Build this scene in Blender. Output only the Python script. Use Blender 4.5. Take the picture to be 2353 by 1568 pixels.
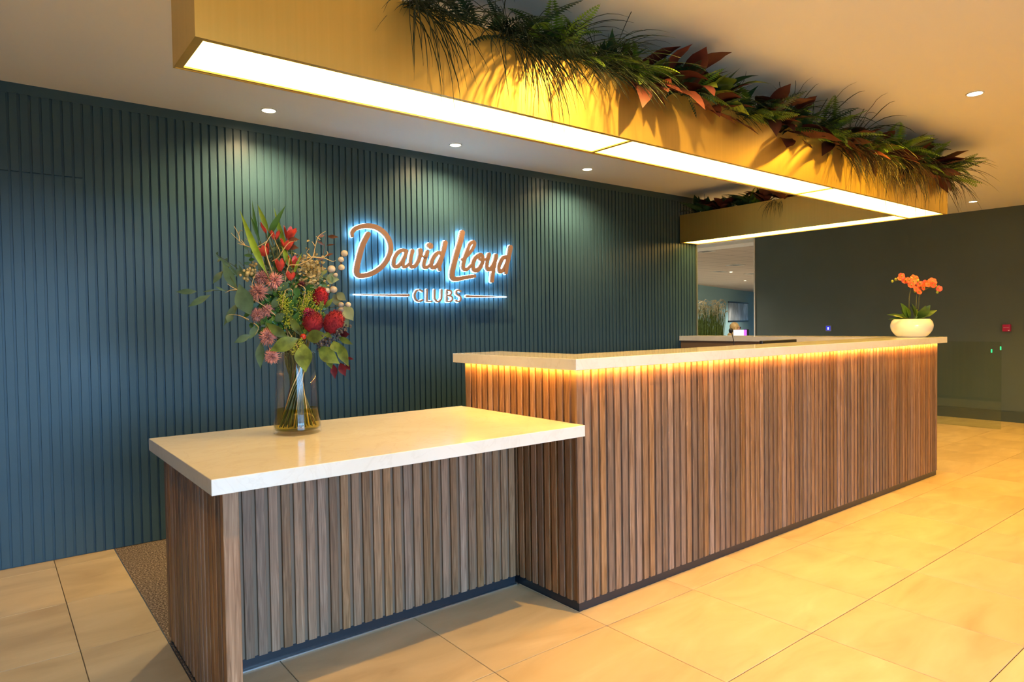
import bpy, bmesh, math, random
from mathutils import Vector, Matrix
for o in list(bpy.data.objects): bpy.data.objects.remove(o)
sc = bpy.context.scene
COL = sc.collection
rnd = random.Random(7)

# ------------------------------------------------------------------ camera
W_, H_, F_ = 2353, 1568, 1532.2257
yaw, pit, rol = [math.radians(a) for a in (51.8124, -1.474, -0.8216)]
CAM = Vector((-2.0908, -2.1886, 1.3202))
FW = Vector((math.cos(yaw)*math.cos(pit), math.sin(yaw)*math.cos(pit), math.sin(pit)))
R0 = Vector((math.sin(yaw), -math.cos(yaw), 0)); U0 = R0.cross(FW)
RT = R0*math.cos(rol)+U0*math.sin(rol); UP = -R0*math.sin(rol)+U0*math.cos(rol)
cd = bpy.data.cameras.new('camera'); cam = bpy.data.objects.new('camera', cd); COL.objects.link(cam)
cd.sensor_width = 36; cd.lens = F_*36/W_; cd.clip_start = .05; cd.clip_end = 200
m = Matrix((RT, UP, -FW)).transposed().to_4x4(); m.translation = CAM; cam.matrix_world = m
sc.camera = cam
def ray(px, py): return FW*F_+RT*(px-W_/2)-UP*(py-H_/2)
def at(px, py, depth):                       # a point at a given distance into the room
    return CAM+ray(px, py)*(depth/F_)
def on(px, py, ax, val):                     # a point on an axis plane
    d = ray(px, py); return CAM+d*((val-CAM[ax])/d[ax])

# ------------------------------------------------------------------ light
sc.view_settings.view_transform = 'Standard'; sc.view_settings.look = 'None'
sc.view_settings.gamma = 1; sc.view_settings.use_curve_mapping = False
sc.view_settings.exposure = 0.75
world = bpy.data.worlds.new('daylight'); sc.world = world; world.use_nodes = True
bg = world.node_tree.nodes['Background']; bg.inputs[1].default_value = 14.5
wn = world.node_tree; tcw = wn.nodes.new('ShaderNodeTexCoord'); sep = wn.nodes.new('ShaderNodeSeparateXYZ'); wr_ = wn.nodes.new('ShaderNodeValToRGB')
wn.links.new(tcw.outputs['Generated'], sep.inputs[0]); wn.links.new(sep.outputs['Z'], wr_.inputs[0]); wn.links.new(wr_.outputs[0], bg.inputs[0])
wr_.color_ramp.elements[0].position = .0; wr_.color_ramp.elements[0].color = (.05, .06, .07, 1)      # ground outside
wr_.color_ramp.elements[1].position = .03; wr_.color_ramp.elements[1].color = (.31, .62, 1, 1)       # blue sky
WARM = (1, .59, .13); AMBER = (1, .55, .035); LEDC = (1, .45, .075); NEUT = (1, .72, .35)
P_FIX = 5.5; P_LED = 108; P_SIGN = 18
P_WALL = 66; P_ROW = 112; P_BACK = 62; P_RIGHT = 105; P_FAR = 330

# ------------------------------------------------------------------ helpers
def mat(name, col, rough=.5, metal=0, spec=.5, emit=None, es=0, coat=0):
    M = bpy.data.materials.new(name); M.use_nodes = True
    b = M.node_tree.nodes['Principled BSDF']
    b.inputs['Base Color'].default_value = (*col, 1); b.inputs['Roughness'].default_value = rough
    b.inputs['Metallic'].default_value = metal; b.inputs['Specular IOR Level'].default_value = spec
    b.inputs['Coat Weight'].default_value = coat; b.inputs['Coat Roughness'].default_value = .05
    if emit: b.inputs['Emission Color'].default_value = (*emit, 1); b.inputs['Emission Strength'].default_value = es
    return M
def N(M, t, **kw):
    n = M.node_tree.nodes.new(t)
    for k, v in kw.items():
        if k in n.inputs: n.inputs[k].default_value = v
        else: setattr(n, k, v)
    return n
def L(M, a, ao, b, bi): M.node_tree.links.new(a.outputs[ao], b.inputs[bi])
def ramp(M, stops):
    n = N(M, 'ShaderNodeValToRGB'); e = n.color_ramp.elements
    while len(e) < len(stops): e.new(.5)
    for x, (p, c) in zip(e, stops): x.position = p; x.color = (*c, 1)
    return n
def bsdf(M): return M.node_tree.nodes['Principled BSDF']
def bump(M, src, out, strength, dist=.002):
    b = N(M, 'ShaderNodeBump', Strength=strength, Distance=dist); L(M, src, out, b, 'Height'); L(M, b, 'Normal', bsdf(M), 'Normal')
def noise_mat(name, stops, scale, rough, detail=4, mapscale=(1, 1, 1), metal=0, bumpk=0, rand=0, distortion=0, coat=0, hsv=None, bdist=.002):
    M = mat(name, stops[0][1], rough, metal, coat=coat)
    tc = N(M, 'ShaderNodeTexCoord'); mp = N(M, 'ShaderNodeMapping'); mp.inputs['Scale'].default_value = mapscale
    src, so = tc, 'Object'
    if rand:
        oi = N(M, 'ShaderNodeObjectInfo'); mu = N(M, 'ShaderNodeMath', operation='MULTIPLY'); mu.inputs[1].default_value = rand
        L(M, oi, 'Random', mu, 0); va = N(M, 'ShaderNodeVectorMath', operation='ADD'); L(M, tc, 'Object', va, 0); L(M, mu, 0, va, 1); src, so = va, 0
    L(M, src, so, mp, 'Vector')
    nz = N(M, 'ShaderNodeTexNoise', Scale=scale, Detail=detail, Distortion=distortion); L(M, mp, 0, nz, 'Vector')
    rp = ramp(M, stops); L(M, nz, 'Fac', rp, 'Fac')
    out, oo = rp, 'Color'
    if hsv:
        h = N(M, 'ShaderNodeHueSaturation'); oi = N(M, 'ShaderNodeObjectInfo')
        mr = N(M, 'ShaderNodeMapRange'); mr.inputs['To Min'].default_value = hsv[0]; mr.inputs['To Max'].default_value = hsv[1]
        L(M, oi, 'Random', mr, 'Value'); L(M, mr, 'Result', h, 'Value')
        m2 = N(M, 'ShaderNodeMath', operation='MULTIPLY'); m2.inputs[1].default_value = 7.31; L(M, oi, 'Random', m2, 0)
        fr = N(M, 'ShaderNodeMath', operation='FRACT'); L(M, m2, 0, fr, 0)
        m3 = N(M, 'ShaderNodeMapRange'); m3.inputs['To Min'].default_value = hsv[2]; m3.inputs['To Max'].default_value = hsv[3]; L(M, fr, 0, m3, 'Value'); L(M, m3, 'Result', h, 'Saturation')
        L(M, rp, 'Color', h, 'Color'); out, oo = h, 'Color'
    L(M, out, oo, bsdf(M), 'Base Color')
    if bumpk: bump(M, nz, 'Fac', bumpk, bdist)
    return M

def bx(bm, x0, x1, y0, y1, z0, z1):
    v = [bm.verts.new((x, y, z)) for z in (z0, z1) for x, y in ((x0, y0), (x1, y0), (x1, y1), (x0, y1))]
    for f in ((3, 2, 1, 0), (4, 5, 6, 7), (0, 1, 5, 4), (1, 2, 6, 5), (2, 3, 7, 6), (3, 0, 4, 7)): bm.faces.new([v[i] for i in f])
    return v
def B(*boxes):
    bm = bmesh.new()
    for b in boxes: bx(bm, *b)
    return bm
def bevel(bm, w, seg=2):
    bmesh.ops.bevel(bm, geom=bm.edges[:], offset=w, segments=seg, affect='EDGES', profile=.5); return bm
def prism(bm, pts, z0, z1):
    lo = [bm.verts.new((x, y, z0)) for x, y in pts]; hi = [bm.verts.new((x, y, z1)) for x, y in pts]; n = len(pts)
    bm.faces.new(lo[::-1]); bm.faces.new(hi)
    for i in range(n): bm.faces.new((lo[i], lo[(i+1) % n], hi[(i+1) % n], hi[i]))
    return bm
def lathe(bm, prof, c=(0, 0, 0), n=32, smooth=True, M4=None):
    rings = []
    for r, z in prof:
        ring = []
        for i in range(n if r > 1e-6 else 1):
            a = 2*math.pi*i/n; p = Vector((r*math.cos(a), r*math.sin(a), z))
            if M4: p = M4 @ p
            ring.append(bm.verts.new(p+Vector(c)))
        rings.append(ring)
    for A, C in zip(rings, rings[1:]):
        for i in range(n):
            j = (i+1) % n
            if len(A) == 1 and len(C) == 1: continue
            if len(A) == 1: f = (A[0], C[j], C[i])
            elif len(C) == 1: f = (A[i], A[j], C[0])
            else: f = (A[i], A[j], C[j], C[i])
            bm.faces.new(f).smooth = smooth
    return bm
def crom(pts, k=6):
    P = [Vector(p) for p in pts]; out = []
    for i in range(len(P)-1):
        a, b, c, d = P[max(i-1, 0)], P[i], P[i+1], P[min(i+2, len(P)-1)]
        for j in range(k):
            t = j/k
            out.append(.5*((2*b)+(c-a)*t+(2*a-5*b+4*c-d)*t*t+(3*b-a-3*c+d)*t**3))
    out.append(P[-1]); return out
def tube(bm, pts, rad, n=6, smooth=True):
    pts = [Vector(p) for p in pts]; m_ = len(pts)
    rs = [rad]*m_ if not isinstance(rad, (list, tuple)) else [rad[0]+(rad[1]-rad[0])*i/(m_-1) for i in range(m_)] if len(rad) == 2 else rad
    t0 = (pts[1]-pts[0]).normalized(); ref = Vector((0, 0, 1)) if abs(t0.z) < .9 else Vector((1, 0, 0))
    prev = None
    for i, p in enumerate(pts):
        t = (pts[min(i+1, m_-1)]-pts[max(i-1, 0)]).normalized()
        a = ref.cross(t)
        if a.length < 1e-4: a = t.orthogonal()
        a.normalize(); b = t.cross(a); ref = b.cross(t) if False else ref
        ring = [bm.verts.new(p+(a*math.cos(2*math.pi*k/n)+b*math.sin(2*math.pi*k/n))*rs[i]) for k in range(n)]
        if prev:
            for k in range(n): bm.faces.new((prev[k], prev[(k+1) % n], ring[(k+1) % n], ring[k])).smooth = smooth
        else: bm.faces.new(ring[::-1])
        prev = ring
    bm.faces.new(prev); return bm
def sphere(bm, c, r, u=12, v=8, sc3=(1, 1, 1), rot=None):
    mt = Matrix.Translation(Vector(c)) @ (rot.to_4x4() if rot else Matrix()) @ Matrix.Diagonal((r*sc3[0], r*sc3[1], r*sc3[2], 1))
    res = bmesh.ops.create_uvsphere(bm, u_segments=u, v_segments=v, radius=1, matrix=mt)
    for vv in res['verts']:
        for f in vv.link_faces: f.smooth = True
    return bm
def frame_x(d, up=Vector((0, 0, 1))):        # rotation whose X axis is d and Z leans to up
    x = Vector(d).normalized(); y = up.cross(x)
    if y.length < 1e-3: y = Vector((0, 1, 0)).cross(x)
    y.normalize(); return Matrix((x, y, x.cross(y))).transposed()

def mesh_of(bm, name, mt, recalc=True):
    if recalc: bmesh.ops.recalc_face_normals(bm, faces=bm.faces[:])
    me = bpy.data.meshes.new(name); bm.to_mesh(me); bm.free()
    for x in (mt if isinstance(mt, (list, tuple)) else [mt]): me.materials.append(x)
    return me
def link(name, data, parent=None, loc=(0, 0, 0)):
    o = bpy.data.objects.new(name, data); COL.objects.link(o); o.location = loc
    if parent: o.parent = parent
    return o
def wpos(o):
    p = Vector((0, 0, 0))
    while o: p += o.location; o = o.parent
    return p
def part(name, bm, mt, parent, kind=None, label=None):     # bm is given in room coordinates
    org = wpos(parent); bmesh.ops.translate(bm, verts=bm.verts[:], vec=-org)
    o = link(name, mesh_of(bm, name, mt), parent)
    if kind: o['kind'] = kind
    if label: o['label'] = label
    return o
def tag(o, label, cat, group=None):
    o['label'] = label; o['category'] = cat
    if group: o['group'] = group
    return o
def thing(name, loc, label, cat, group=None):
    return tag(link(name, None, None, loc), label, cat, group)
def solo(name, bm, mt, label, cat, loc=(0, 0, 0), group=None):
    bmesh.ops.translate(bm, verts=bm.verts[:], vec=-Vector(loc))
    return tag(link(name, mesh_of(bm, name, mt), None, loc), label, cat, group)
def struct(name, bm, mt, parent=None):
    o = link(name, mesh_of(bm, name, mt), parent)
    if not parent: o['kind'] = 'structure'
    return o
def copy_tree(o, parent=None):
    c = o.copy(); COL.objects.link(c); c.parent = parent
    for ch in o.children: copy_tree(ch, c)
    return c

# ------------------------------------------------------------------ materials
M_TEAL = noise_mat('slate teal paint', [(.3, (.035, .078, .104)), (.7, (.041, .089, .117))], 3, .34); bsdf(M_TEAL).inputs['Specular IOR Level'].default_value = .32
M_RIGHT = noise_mat('dark slate green paint', [(.3, (.078, .104, .094)), (.7, (.087, .114, .103))], 2, .6)
M_CEIL = mat('off white ceiling paint', (.82, .80, .76), .9)
M_GROUT = mat('grey brown grout', (.20, .17, .13), .9)
M_WHITE = mat('white paint', (.75, .74, .7), .5)
M_KICK = mat('dark charcoal kickboard', (.018, .022, .028), .32)
M_CARC = mat('dark stained board', (.19, .115, .065), .6)
M_BLACK = mat('black plastic', (.012, .012, .014), .4)
M_STEEL = mat('brushed steel', (.6, .6, .6), .3, 1)
M_COPPER = mat('bronze sign face', (.34, .19, .125), .45, .25)
M_SOIL = mat('dark planting bed', (.02, .015, .01), .95)
M_HALO = mat('sign halo leds', (1, 1, 1), .5, emit=(.30, .66, 1), es=P_SIGN)
M_LED = mat('amber led strip', (1, .8, .5), .5, emit=LEDC, es=P_LED)
M_DIFF = mat('lit opal diffuser', (.9, .85, .75), .5, emit=WARM, es=P_FIX)
M_LAMP = mat('lit lamp lens', (1, .9, .7), .5, emit=(1, .78, .45), es=40)
M_FARWALL = mat('soft teal paint', (.33, .58, .68), .7)
# floor tile
M_TILE = noise_mat('beige slate tile', [(.25, (.42, .31, .175)), (.5, (.52, .40, .235)), (.62, (.555, .43, .26)), (.8, (.63, .505, .32))], 2.2, .42, 9, (1, 2.6, 1), rand=37, bumpk=.12, distortion=.9, hsv=(.95, 1.06, .92, 1.05))
M_CARPET = noise_mat('speckled brown carpet', [(.3, (.03, .02, .014)), (.5, (.13, .095, .07)), (.7, (.42, .34, .27))], 120, .95, 2, bumpk=.8, bdist=.004)
# walnut slats
def walnut():
    M = noise_mat('walnut veneer', [(.22, (.10, .048, .024)), (.42, (.19, .104, .055)), (.58, (.265, .154, .088)), (.8, (.38, .245, .15))], 5, .48, 8, (20, 20, .8), rand=53, distortion=1.4, hsv=(.70, 1.3, .85, 1.2), bumpk=.05)
    return M
M_WAL = walnut()
def quartz():
    M = noise_mat('pale quartz worktop', [(.42, (.735, .69, .59)), (.52, (.76, .72, .63)), (.75, (.77, .735, .65))], 1.8, .13, 8, coat=.3, distortion=1.5)
    tc = N(M, 'ShaderNodeTexCoord'); v = N(M, 'ShaderNodeTexNoise', Scale=4.2, Detail=9, Distortion=2.2); L(M, tc, 'Object', v, 'Vector')
    r = ramp(M, [(.47, (1, 1, 1)), (.5, (.80, .76, .72)), (.53, (1, 1, 1))]); L(M, v, 'Fac', r, 'Fac')
    src = [l for l in M.node_tree.links if l.to_socket == bsdf(M).inputs['Base Color']][0].from_socket
    mx = N(M, 'ShaderNodeMixRGB', blend_type='MULTIPLY'); mx.inputs[0].default_value = .22
    M.node_tree.links.new(src, mx.inputs[1]); L(M, r, 'Color', mx, 2); L(M, mx, 0, bsdf(M), 'Base Color')
    return M
M_QUARTZ = quartz()
M_BRASS = noise_mat('satin brass sheet', [(.3, (.74, .51, .13)), (.7, (.78, .54, .145))], 60, .36, 3, (1, 1, .02), metal=.75)
def glassy(name, tint, mixk, rough=.02):       # thin sheet glass: mostly clear, a little mirror
    M = bpy.data.materials.new(name); M.use_nodes = True; nt = M.node_tree; nt.nodes.remove(bsdf(M))
    t = N(M, 'ShaderNodeBsdfTransparent'); t.inputs[0].default_value = (*tint, 1)
    g = N(M, 'ShaderNodeBsdfGlossy'); g.inputs['Roughness'].default_value = rough
    lw = N(M, 'ShaderNodeLayerWeight', Blend=.5); pw = N(M, 'ShaderNodeMath', operation='POWER'); pw.inputs[1].default_value = 4; L(M, lw, 'Facing', pw, 0)
    ad = N(M, 'ShaderNodeMath', operation='MULTIPLY_ADD'); ad.inputs[1].default_value = mixk; ad.inputs[2].default_value = .035; L(M, pw, 0, ad, 0)
    mx = N(M, 'ShaderNodeMixShader'); L(M, ad, 0, mx, 0); L(M, t, 0, mx, 1); L(M, g, 0, mx, 2)
    L(M, mx, 0, nt.nodes['Material Output'], 'Surface'); return M
M_PANE = glassy('clear window pane', (.96, .98, 1), .6)
M_GATE = glassy('green tinted glass', (.90, .94, .89), .3)
M_VASE = glassy('vase glass', (.975, .985, .98), 1.0)
M_WATER = glassy('yellowed water', (.88, .76, .22), .25)
def leafmat(name, col, var=.25, rough=.4, sat=(.85, 1.1)):
    M = mat(name, col, rough)
    tc = N(M, 'ShaderNodeTexCoord'); nz = N(M, 'ShaderNodeTexNoise', Scale=25, Detail=3); L(M, tc, 'Object', nz, 'Vector')
    r = ramp(M, [(.3, tuple(c*(1-var) for c in col)), (.7, tuple(min(1, c*(1+var)) for c in col))]); L(M, nz, 'Fac', r, 'Fac')
    oi = N(M, 'ShaderNodeObjectInfo'); h = N(M, 'ShaderNodeHueSaturation'); mr = N(M, 'ShaderNodeMapRange'); mr.inputs['To Min'].default_value = .7; mr.inputs['To Max'].default_value = 1.3
    L(M, oi, 'Random', mr, 'Value'); L(M, mr, 'Result', h, 'Value'); L(M, r, 'Color', h, 'Color'); L(M, h, 'Color', bsdf(M), 'Base Color')
    return M
G_DARK = leafmat('dark grass green', (.020, .040, .014)); G_FERN = leafmat('fern green', (.13, .24, .022)); G_FERND = leafmat('deep fern green', (.022, .065, .028))
G_RED = leafmat('burgundy leaf', (.082, .016, .011), .25, .55); G_CAL = leafmat('striped leaf green', (.20, .27, .03), .6); G_BRN = leafmat('brown dried grass', (.045, .034, .014))
G_EUC = leafmat('eucalyptus green', (.08, .135, .065)); G_MAG = leafmat('magnolia leaf olive', (.12, .155, .022), .5); G_STRAP = leafmat('strap leaf green', (.20, .30, .02)); G_STRAPD = leafmat('deep strap leaf green', (.05, .14, .025))
G_GOLD = leafmat('gold sprayed twig', (.60, .42, .17)); G_PINK = leafmat('dusty pink petals', (.72, .31, .25), .25); G_CRIM = leafmat('crimson bristles', (.27, .004, .012), .3, .85); G_CORAL = leafmat('coral red petals', (.58, .055, .035), .35)
G_POD = leafmat('silvery seed pod', (.42, .36, .27), .4, .6); G_DRY = leafmat('dried gold leaves', (.38, .29, .11)); G_LIME = leafmat('lime flower spray', (.27, .32, .03)); G_STEM = leafmat('stem green', (.085, .09, .02)); G_BURG = leafmat('burgundy petals', (.11, .006, .012))
G_BROWNL = leafmat('copper brown leaf', (.17, .065, .03)); G_PALE = leafmat('pale green round leaf', (.26, .31, .15)); G_BERRY = leafmat('dark berry', (.045, .04, .055)); G_ORCH = leafmat('orange orchid petals', (.78, .13, .055), .3); G_ORCL = leafmat('orchid leaf green', (.06, .13, .02)); G_TWIG = leafmat('red brown twig', (.11, .035, .02))

# ------------------------------------------------------------------ structure
YW, ZC, XR = 2.428, 2.693, 7.96
XN, XP, YN = -7.0, 7.96, -5.2
# floor and its tiles
fl = struct('floor', B((XN, 30, YN, 19, -.12, -.006)), M_GROUT)
XL = [-1.825-.609*i for i in range(9)][::-1]+[-1.216, -.614, -.006, .603]+[.603+.532*i for i in range(1, 15)]
YL = [-.776-.6*i for i in range(11)][::-1]+[-.176, .438, 1.05, 1.664, 2.278, 2.89, 3.50, 4.11]
CX0, CX1, CY0 = -1.524, 3.86, .45
cache = {}; far_tiles = bmesh.new()
for i in range(len(XL)-1):
    for j in range(len(YL)-1):
        x0, x1, y0, y1 = XL[i], XL[i+1], YL[j], YL[j+1]
        if y0 > 2.2 and x0 < 4.0: y1 = min(y1, YW+.02)
        if y0 > YW and x0 < 4.0: continue
        if y0 > .4 and y1 < 2.6 and x1 < 4.0:
            if x0 > CX0: continue
            if x1 > CX0: x1 = CX0
        if x0 >= XR or x1 <= XN or y1 <= YN: continue
        x1 = min(x1, XR); g = .0016; w, d = x1-x0-2*g, y1-y0-2*g
        if w < .02 or d < .02: continue
        near = x0 > -3.3 and y0 > -2.4
        if near:
            k = (round(w, 3), round(d, 3))
            if k not in cache: cache[k] = mesh_of(bevel(B((-w/2, w/2, -d/2, d/2, -.009, 0)), .0012, 1), 'tile', M_TILE)
            link('tile', cache[k], fl, ((x0+x1)/2, (y0+y1)/2, 0))
        else: bx(far_tiles, x0+g, x1-g, y0+g, y1-g, -.009, 0)
o = link('tile', mesh_of(far_tiles, 'tile', M_TILE), fl); o['kind'] = 'stuff'
M_FARFLOOR = mat('beige carpet tiles', (.28, .24, .19), .9)
link('floor_covering', mesh_of(B((XR+.02, 30, 2.6, 19, -.006, 0), (4.25, XR+.02, 4.12, 19, -.006, 0)), 'floor_covering', M_FARFLOOR), fl)
carpet = solo('carpet', B((CX0, CX1, CY0, YW+.01, -.006, 0)), M_CARPET, 'speckled brown carpet laid behind the wooden desks along the slatted wall', 'carpet', (CX0, CY0, 0))
tr = bmesh.new(); bx(tr, CX0-.004, CX0, CY0, YW, -.006, .0005); part('edge_strip', tr, M_STEEL, carpet)
struct('ceiling', B((XN, 8.1, YN, 5.2, ZC, ZC+.12)), M_CEIL)
M_CT = mat('ceiling tile white', (.70, .62, .54), .9)
def grid_lines(M, step, col):
    tc = N(M, 'ShaderNodeTexCoord'); br = N(M, 'ShaderNodeTexBrick', Scale=1.0); br.offset = 0
    br.inputs['Brick Width'].default_value = step; br.inputs['Row Height'].default_value = step; br.inputs['Mortar Size'].default_value = .012
    br.inputs['Color1'].default_value = br.inputs['Color2'].default_value = (*col, 1); br.inputs['Mortar'].default_value = (*[c*.55 for c in col], 1)
    L(M, tc, 'Object', br, 'Vector'); L(M, br, 'Color', bsdf(M), 'Base Color')
grid_lines(M_CT, .6, (.56, .47, .39))
struct('ceiling', B((8.1, 30, -1, 19, ZC, ZC+.12), (4.2, 8.1, 5.2, 19, ZC, ZC+.12)), M_CT)

# slatted wall with its hidden door
PIT = .0495; SW = .0375; SD = .012
wb = struct('wall_back', B((XN, 4.195, YW+SD, YW+.22, 0, ZC)), M_TEAL)
D0, D1, DZ = -1.624-20*PIT, -1.624, 2.206
door = struct('door_1', B((D0+.002, D1-.001, YW+SD-.004, YW+SD-.0005, .008, DZ-.003)), M_TEAL)
def slat_mesh(w, d, h, mt, nm='slat'):
    bm = B((-w/2, w/2, 0, d+.001, 0, h)); es = [e for e in bm.edges if abs(e.verts[0].co.x-e.verts[1].co.x) < 1e-6 and abs(e.verts[0].co.z-e.verts[1].co.z) > .1 and e.verts[0].co.y < 1e-6]
    bmesh.ops.bevel(bm, geom=es, offset=.0012, segments=1, affect='EDGES'); return mesh_of(bm, nm, mt)
s_full = slat_mesh(SW, SD, 2.632, M_TEAL); s_door = slat_mesh(SW, SD-.003, DZ-.012, M_TEAL); s_top = slat_mesh(SW, SD, 2.636-DZ-.002, M_TEAL)
k0 = -47
for k in range(k0, 118):
    x = -1.624+k*PIT+.006+SW/2
    if x+SW/2 > 4.196: break
    if D0 < x < D1:
        link('slat', s_door, door, (x, YW, .008)); link('slat', s_top, wb, (x, YW, DZ+.002))
    else: link('slat', s_full, wb, (x, YW, .004))
link('top_board', mesh_of(B((-4.2, 4.2, YW-.002, YW+SD+.002, 2.636, ZC)), 'top_board', M_TEAL), wb)
link('end_trim', mesh_of(B((4.195, 4.212, YW-.002, YW+.22, 0, ZC)), 'end_trim', mat('grey green trim', (.16, .19, .17), .4)), wb)
# right wall, its base board and end trim
wr = struct('wall_right', B((XR, XR+.14, YN, 4.03, 0, ZC)), M_RIGHT)
struct('baseboard_right', B((XR-.018, XR, YN, 4.03, 0, .128), (XR-.012, XR, YN, 4.03, .128, .139)), mat('satin slate green board', (.055, .075, .07), .3))
struct('trim_1', B((XR-.012, XR+.15, 4.03, 4.05, 0, ZC)), M_WHITE)
# walls behind the camera, with the glazed entrance that lets the daylight in
M_PLAIN = mat('warm grey paint', (.26, .20, .15), .8)
struct('wall_left', B((XN-.15, XN, YN, YW+.22, 0, ZC)), M_PLAIN)
WX0, WX1, WZ = -3.2, .4, 2.45
struct('wall_front', B((XN, WX0, YN-.2, YN, 0, ZC), (WX1, XR+.14, YN-.2, YN, 0, ZC), (WX0, WX1, YN-.2, YN, WZ, ZC)), M_PLAIN)
win = struct('window_1', B(*[(WX0+i*.9, WX0+i*.9+.06, YN-.12, YN-.05, .0, WZ) for i in range(5)], (WX0, WX1+.06, YN-.12, YN-.05, 0, .08), (WX0, WX1+.06, YN-.12, YN-.05, WZ-.06, WZ)), M_BLACK)
for i in range(4): link('pane', mesh_of(B((WX0+i*.9+.06, WX0+i*.9+.9, YN-.09, YN-.08, .08, WZ-.06)), 'pane', M_PANE), win)
pl = bpy.data.lights.new('window_portal', 'AREA'); pl.shape = 'RECTANGLE'; pl.size = WX1-WX0; pl.size_y = WZ; pl.cycles.is_portal = True
po = link('window_portal', pl, None, ((WX0+WX1)/2, YN-.2, WZ/2)); po.rotation_euler = (math.radians(90), 0, 0)
# far room seen past the end of the slatted wall
fa, fb = Vector((19.053, 13.259, 0)), Vector((27.389, 16.062, 0)); fd = (fb-fa).normalized(); fn = Vector((fd.y, -fd.x, 0))
if fn.dot(CAM-fa) < 0: fn = -fn
def slab(p, q, n, t, z0, z1):
    bm = bmesh.new(); prism(bm, [(v.x, v.y) for v in (p, q, q-n*t, p-n*t)], z0, z1); return bm
struct('wall_far', slab(fa-fd*14, fa+fd*10.5, fn, .2, 0, ZC), M_FARWALL)
struct('wall_far_left', B((4.0, 4.2, YW+.22, 19, 0, ZC)), M_FARWALL)
struct('wall_far_right', B((29.8, 30, -1, 19, 0, ZC), (XR+.14, 30, -1.1, -1, 0, ZC)), M_FARWALL)
struct('trim_2', B((8.1, 8.6, -1, 12, ZC-.05, ZC)), M_WHITE)

# ------------------------------------------------------------------ tall reception desk
OFF, WW = .0155, .0335                       # slat face stands proud of the kickboard; slat width
H1, T1 = 1.161, .0503
LD = 4.148
desk = thing('reception_desk', (0, 0, 0), 'tall walnut slatted reception desk glowing amber under its pale worktop', 'desk')
part('carcass', B((-.0035, LD+.0035, -.0035, .26, .046, H1-T1-.004), (-.0035, .24, .26, .89, .046, H1-T1-.004), (3.9, LD+.0035, .26, YW-.004, .046, H1-T1-.004)), M_CARC, desk)
part('kickboard', B((0, LD, 0, .02, 0, .046)), M_KICK, desk); part('kickboard', B((0, .02, .02, .88, 0, .046)), M_KICK, desk); part('kickboard', B((LD-.02, LD, .02, YW-.004, 0, .046)), M_KICK, desk)
part('inner_worktop', B((.24, 3.9, .26, .95, .72, .745), (3.28, 3.9, .95, 2.3, .72, .745)), M_CARC, desk)
part('support_leg', B((.24, .28, .9, .94, .004, .72)), M_CARC, desk)
SZ0, SZ1 = .047, H1-T1-.006
sh = SZ1-SZ0
sm = slat_mesh(WW, .0125, sh, M_WAL)
sm_l = sm.copy(); sm_l.transform(Matrix.Rotation(math.radians(-90), 4, 'Z'))   # faces -X
sm_r = sm.copy(); sm_r.transform(Matrix.Rotation(math.radians(90), 4, 'Z'))
def put(me, par, x, y, z): return link('slat', me, par, Vector((x, y, z))-par.location)
for i in range(85):
    x = -OFF+PIT*i+WW/2
    if x+WW/2 > LD+OFF+.004: break
    put(sm, desk, x, -OFF, SZ0)
for i in range(18):
    y = .033+PIT*i+WW/2
    if y+WW/2 < .905: put(sm_l, desk, -OFF, y, SZ0)
for i in range(60):
    y = .033+PIT*i+WW/2
    if y+WW/2 < YW-.004: put(sm_r, desk, LD+OFF, y, SZ0)
top = bmesh.new(); prism(top, [(-.061, -.061), (4.209, -.061), (4.209, YW-.003), (3.872, YW-.003), (3.872, .298), (.274, .298), (.274, .927), (-.061, .927)], H1-T1, H1); bevel(top, .0022, 2)
wt = thing('worktop', (0, 0, H1-T1), 'pale quartz worktop capping the tall reception desk in a U shape', 'worktop')
part('slab', top, M_QUARTZ, wt)
Z = H1-T1
part('led_strip', B((-.03, 4.175, -.031, -.020, Z-.0014, Z-.0004)), M_LED, wt, label='glowing amber light strip under the front edge')
part('led_strip', B((-.031, -.020, -.018, .9, Z-.0014, Z-.0004)), M_LED, wt, label='glowing amber light strip under the side edge')

# ------------------------------------------------------------------ low desk
H2, T2 = .866, .0503
low = thing('low_desk', (-1.5, 0, 0), 'lower walnut slatted desk with a solid end panel, joined to the tall desk', 'desk')
PX0, PX1, PY0, PY1 = -1.532, -1.484, -.014, .905
part('end_panel', bevel(B((PX0+.0125, PX1, PY0, PY1, .047, H2-T2-.0005)), .0015, 1), M_WAL, low)
part('corner_post', bevel(B((PX0, PX1+.0004, PY0-.0006, PY0+.034, .0465, H2-T2-.0004)), .0015, 1), M_WAL, low)
part('kickboard', B((PX0+.018, PX1-.006, PY0+.02, PY1, 0, .047)), M_KICK, low)
h2 = H2-T2-.001-SZ0
s2 = slat_mesh(WW, .0125, h2, M_WAL); s2_l = s2.copy(); s2_l.transform(Matrix.Rotation(math.radians(-90), 4, 'Z'))
for i in range(19):
    y = PY0+.048+PIT*i+WW/2
    if y+WW/2 <= PY1+.004: put(s2_l, low, PX0, y, SZ0)
FY = .4325
part('carcass', B((PX1+.001, -.018, FY+.012, .88, .047, H2-T2-.001)), M_CARC, low)
part('kickboard', B((PX1+.001, -.018, .448, .466, 0, .047)), M_KICK, low)
part('floor_trim', B((PX1-.004, -.018, .434, .448, 0, .005)), M_STEEL, low)
for k in range(-3, 28):
    x = -1.346+PIT*k+WW/2
    if x-WW/2 > PX1-.004 and x+WW/2 < -.0155+.004: put(s2, low, x, FY, SZ0)
wt2 = thing('worktop', (-1.5, 0, H2-T2), 'pale quartz worktop on the lower desk, under the flower vase', 'worktop')
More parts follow.
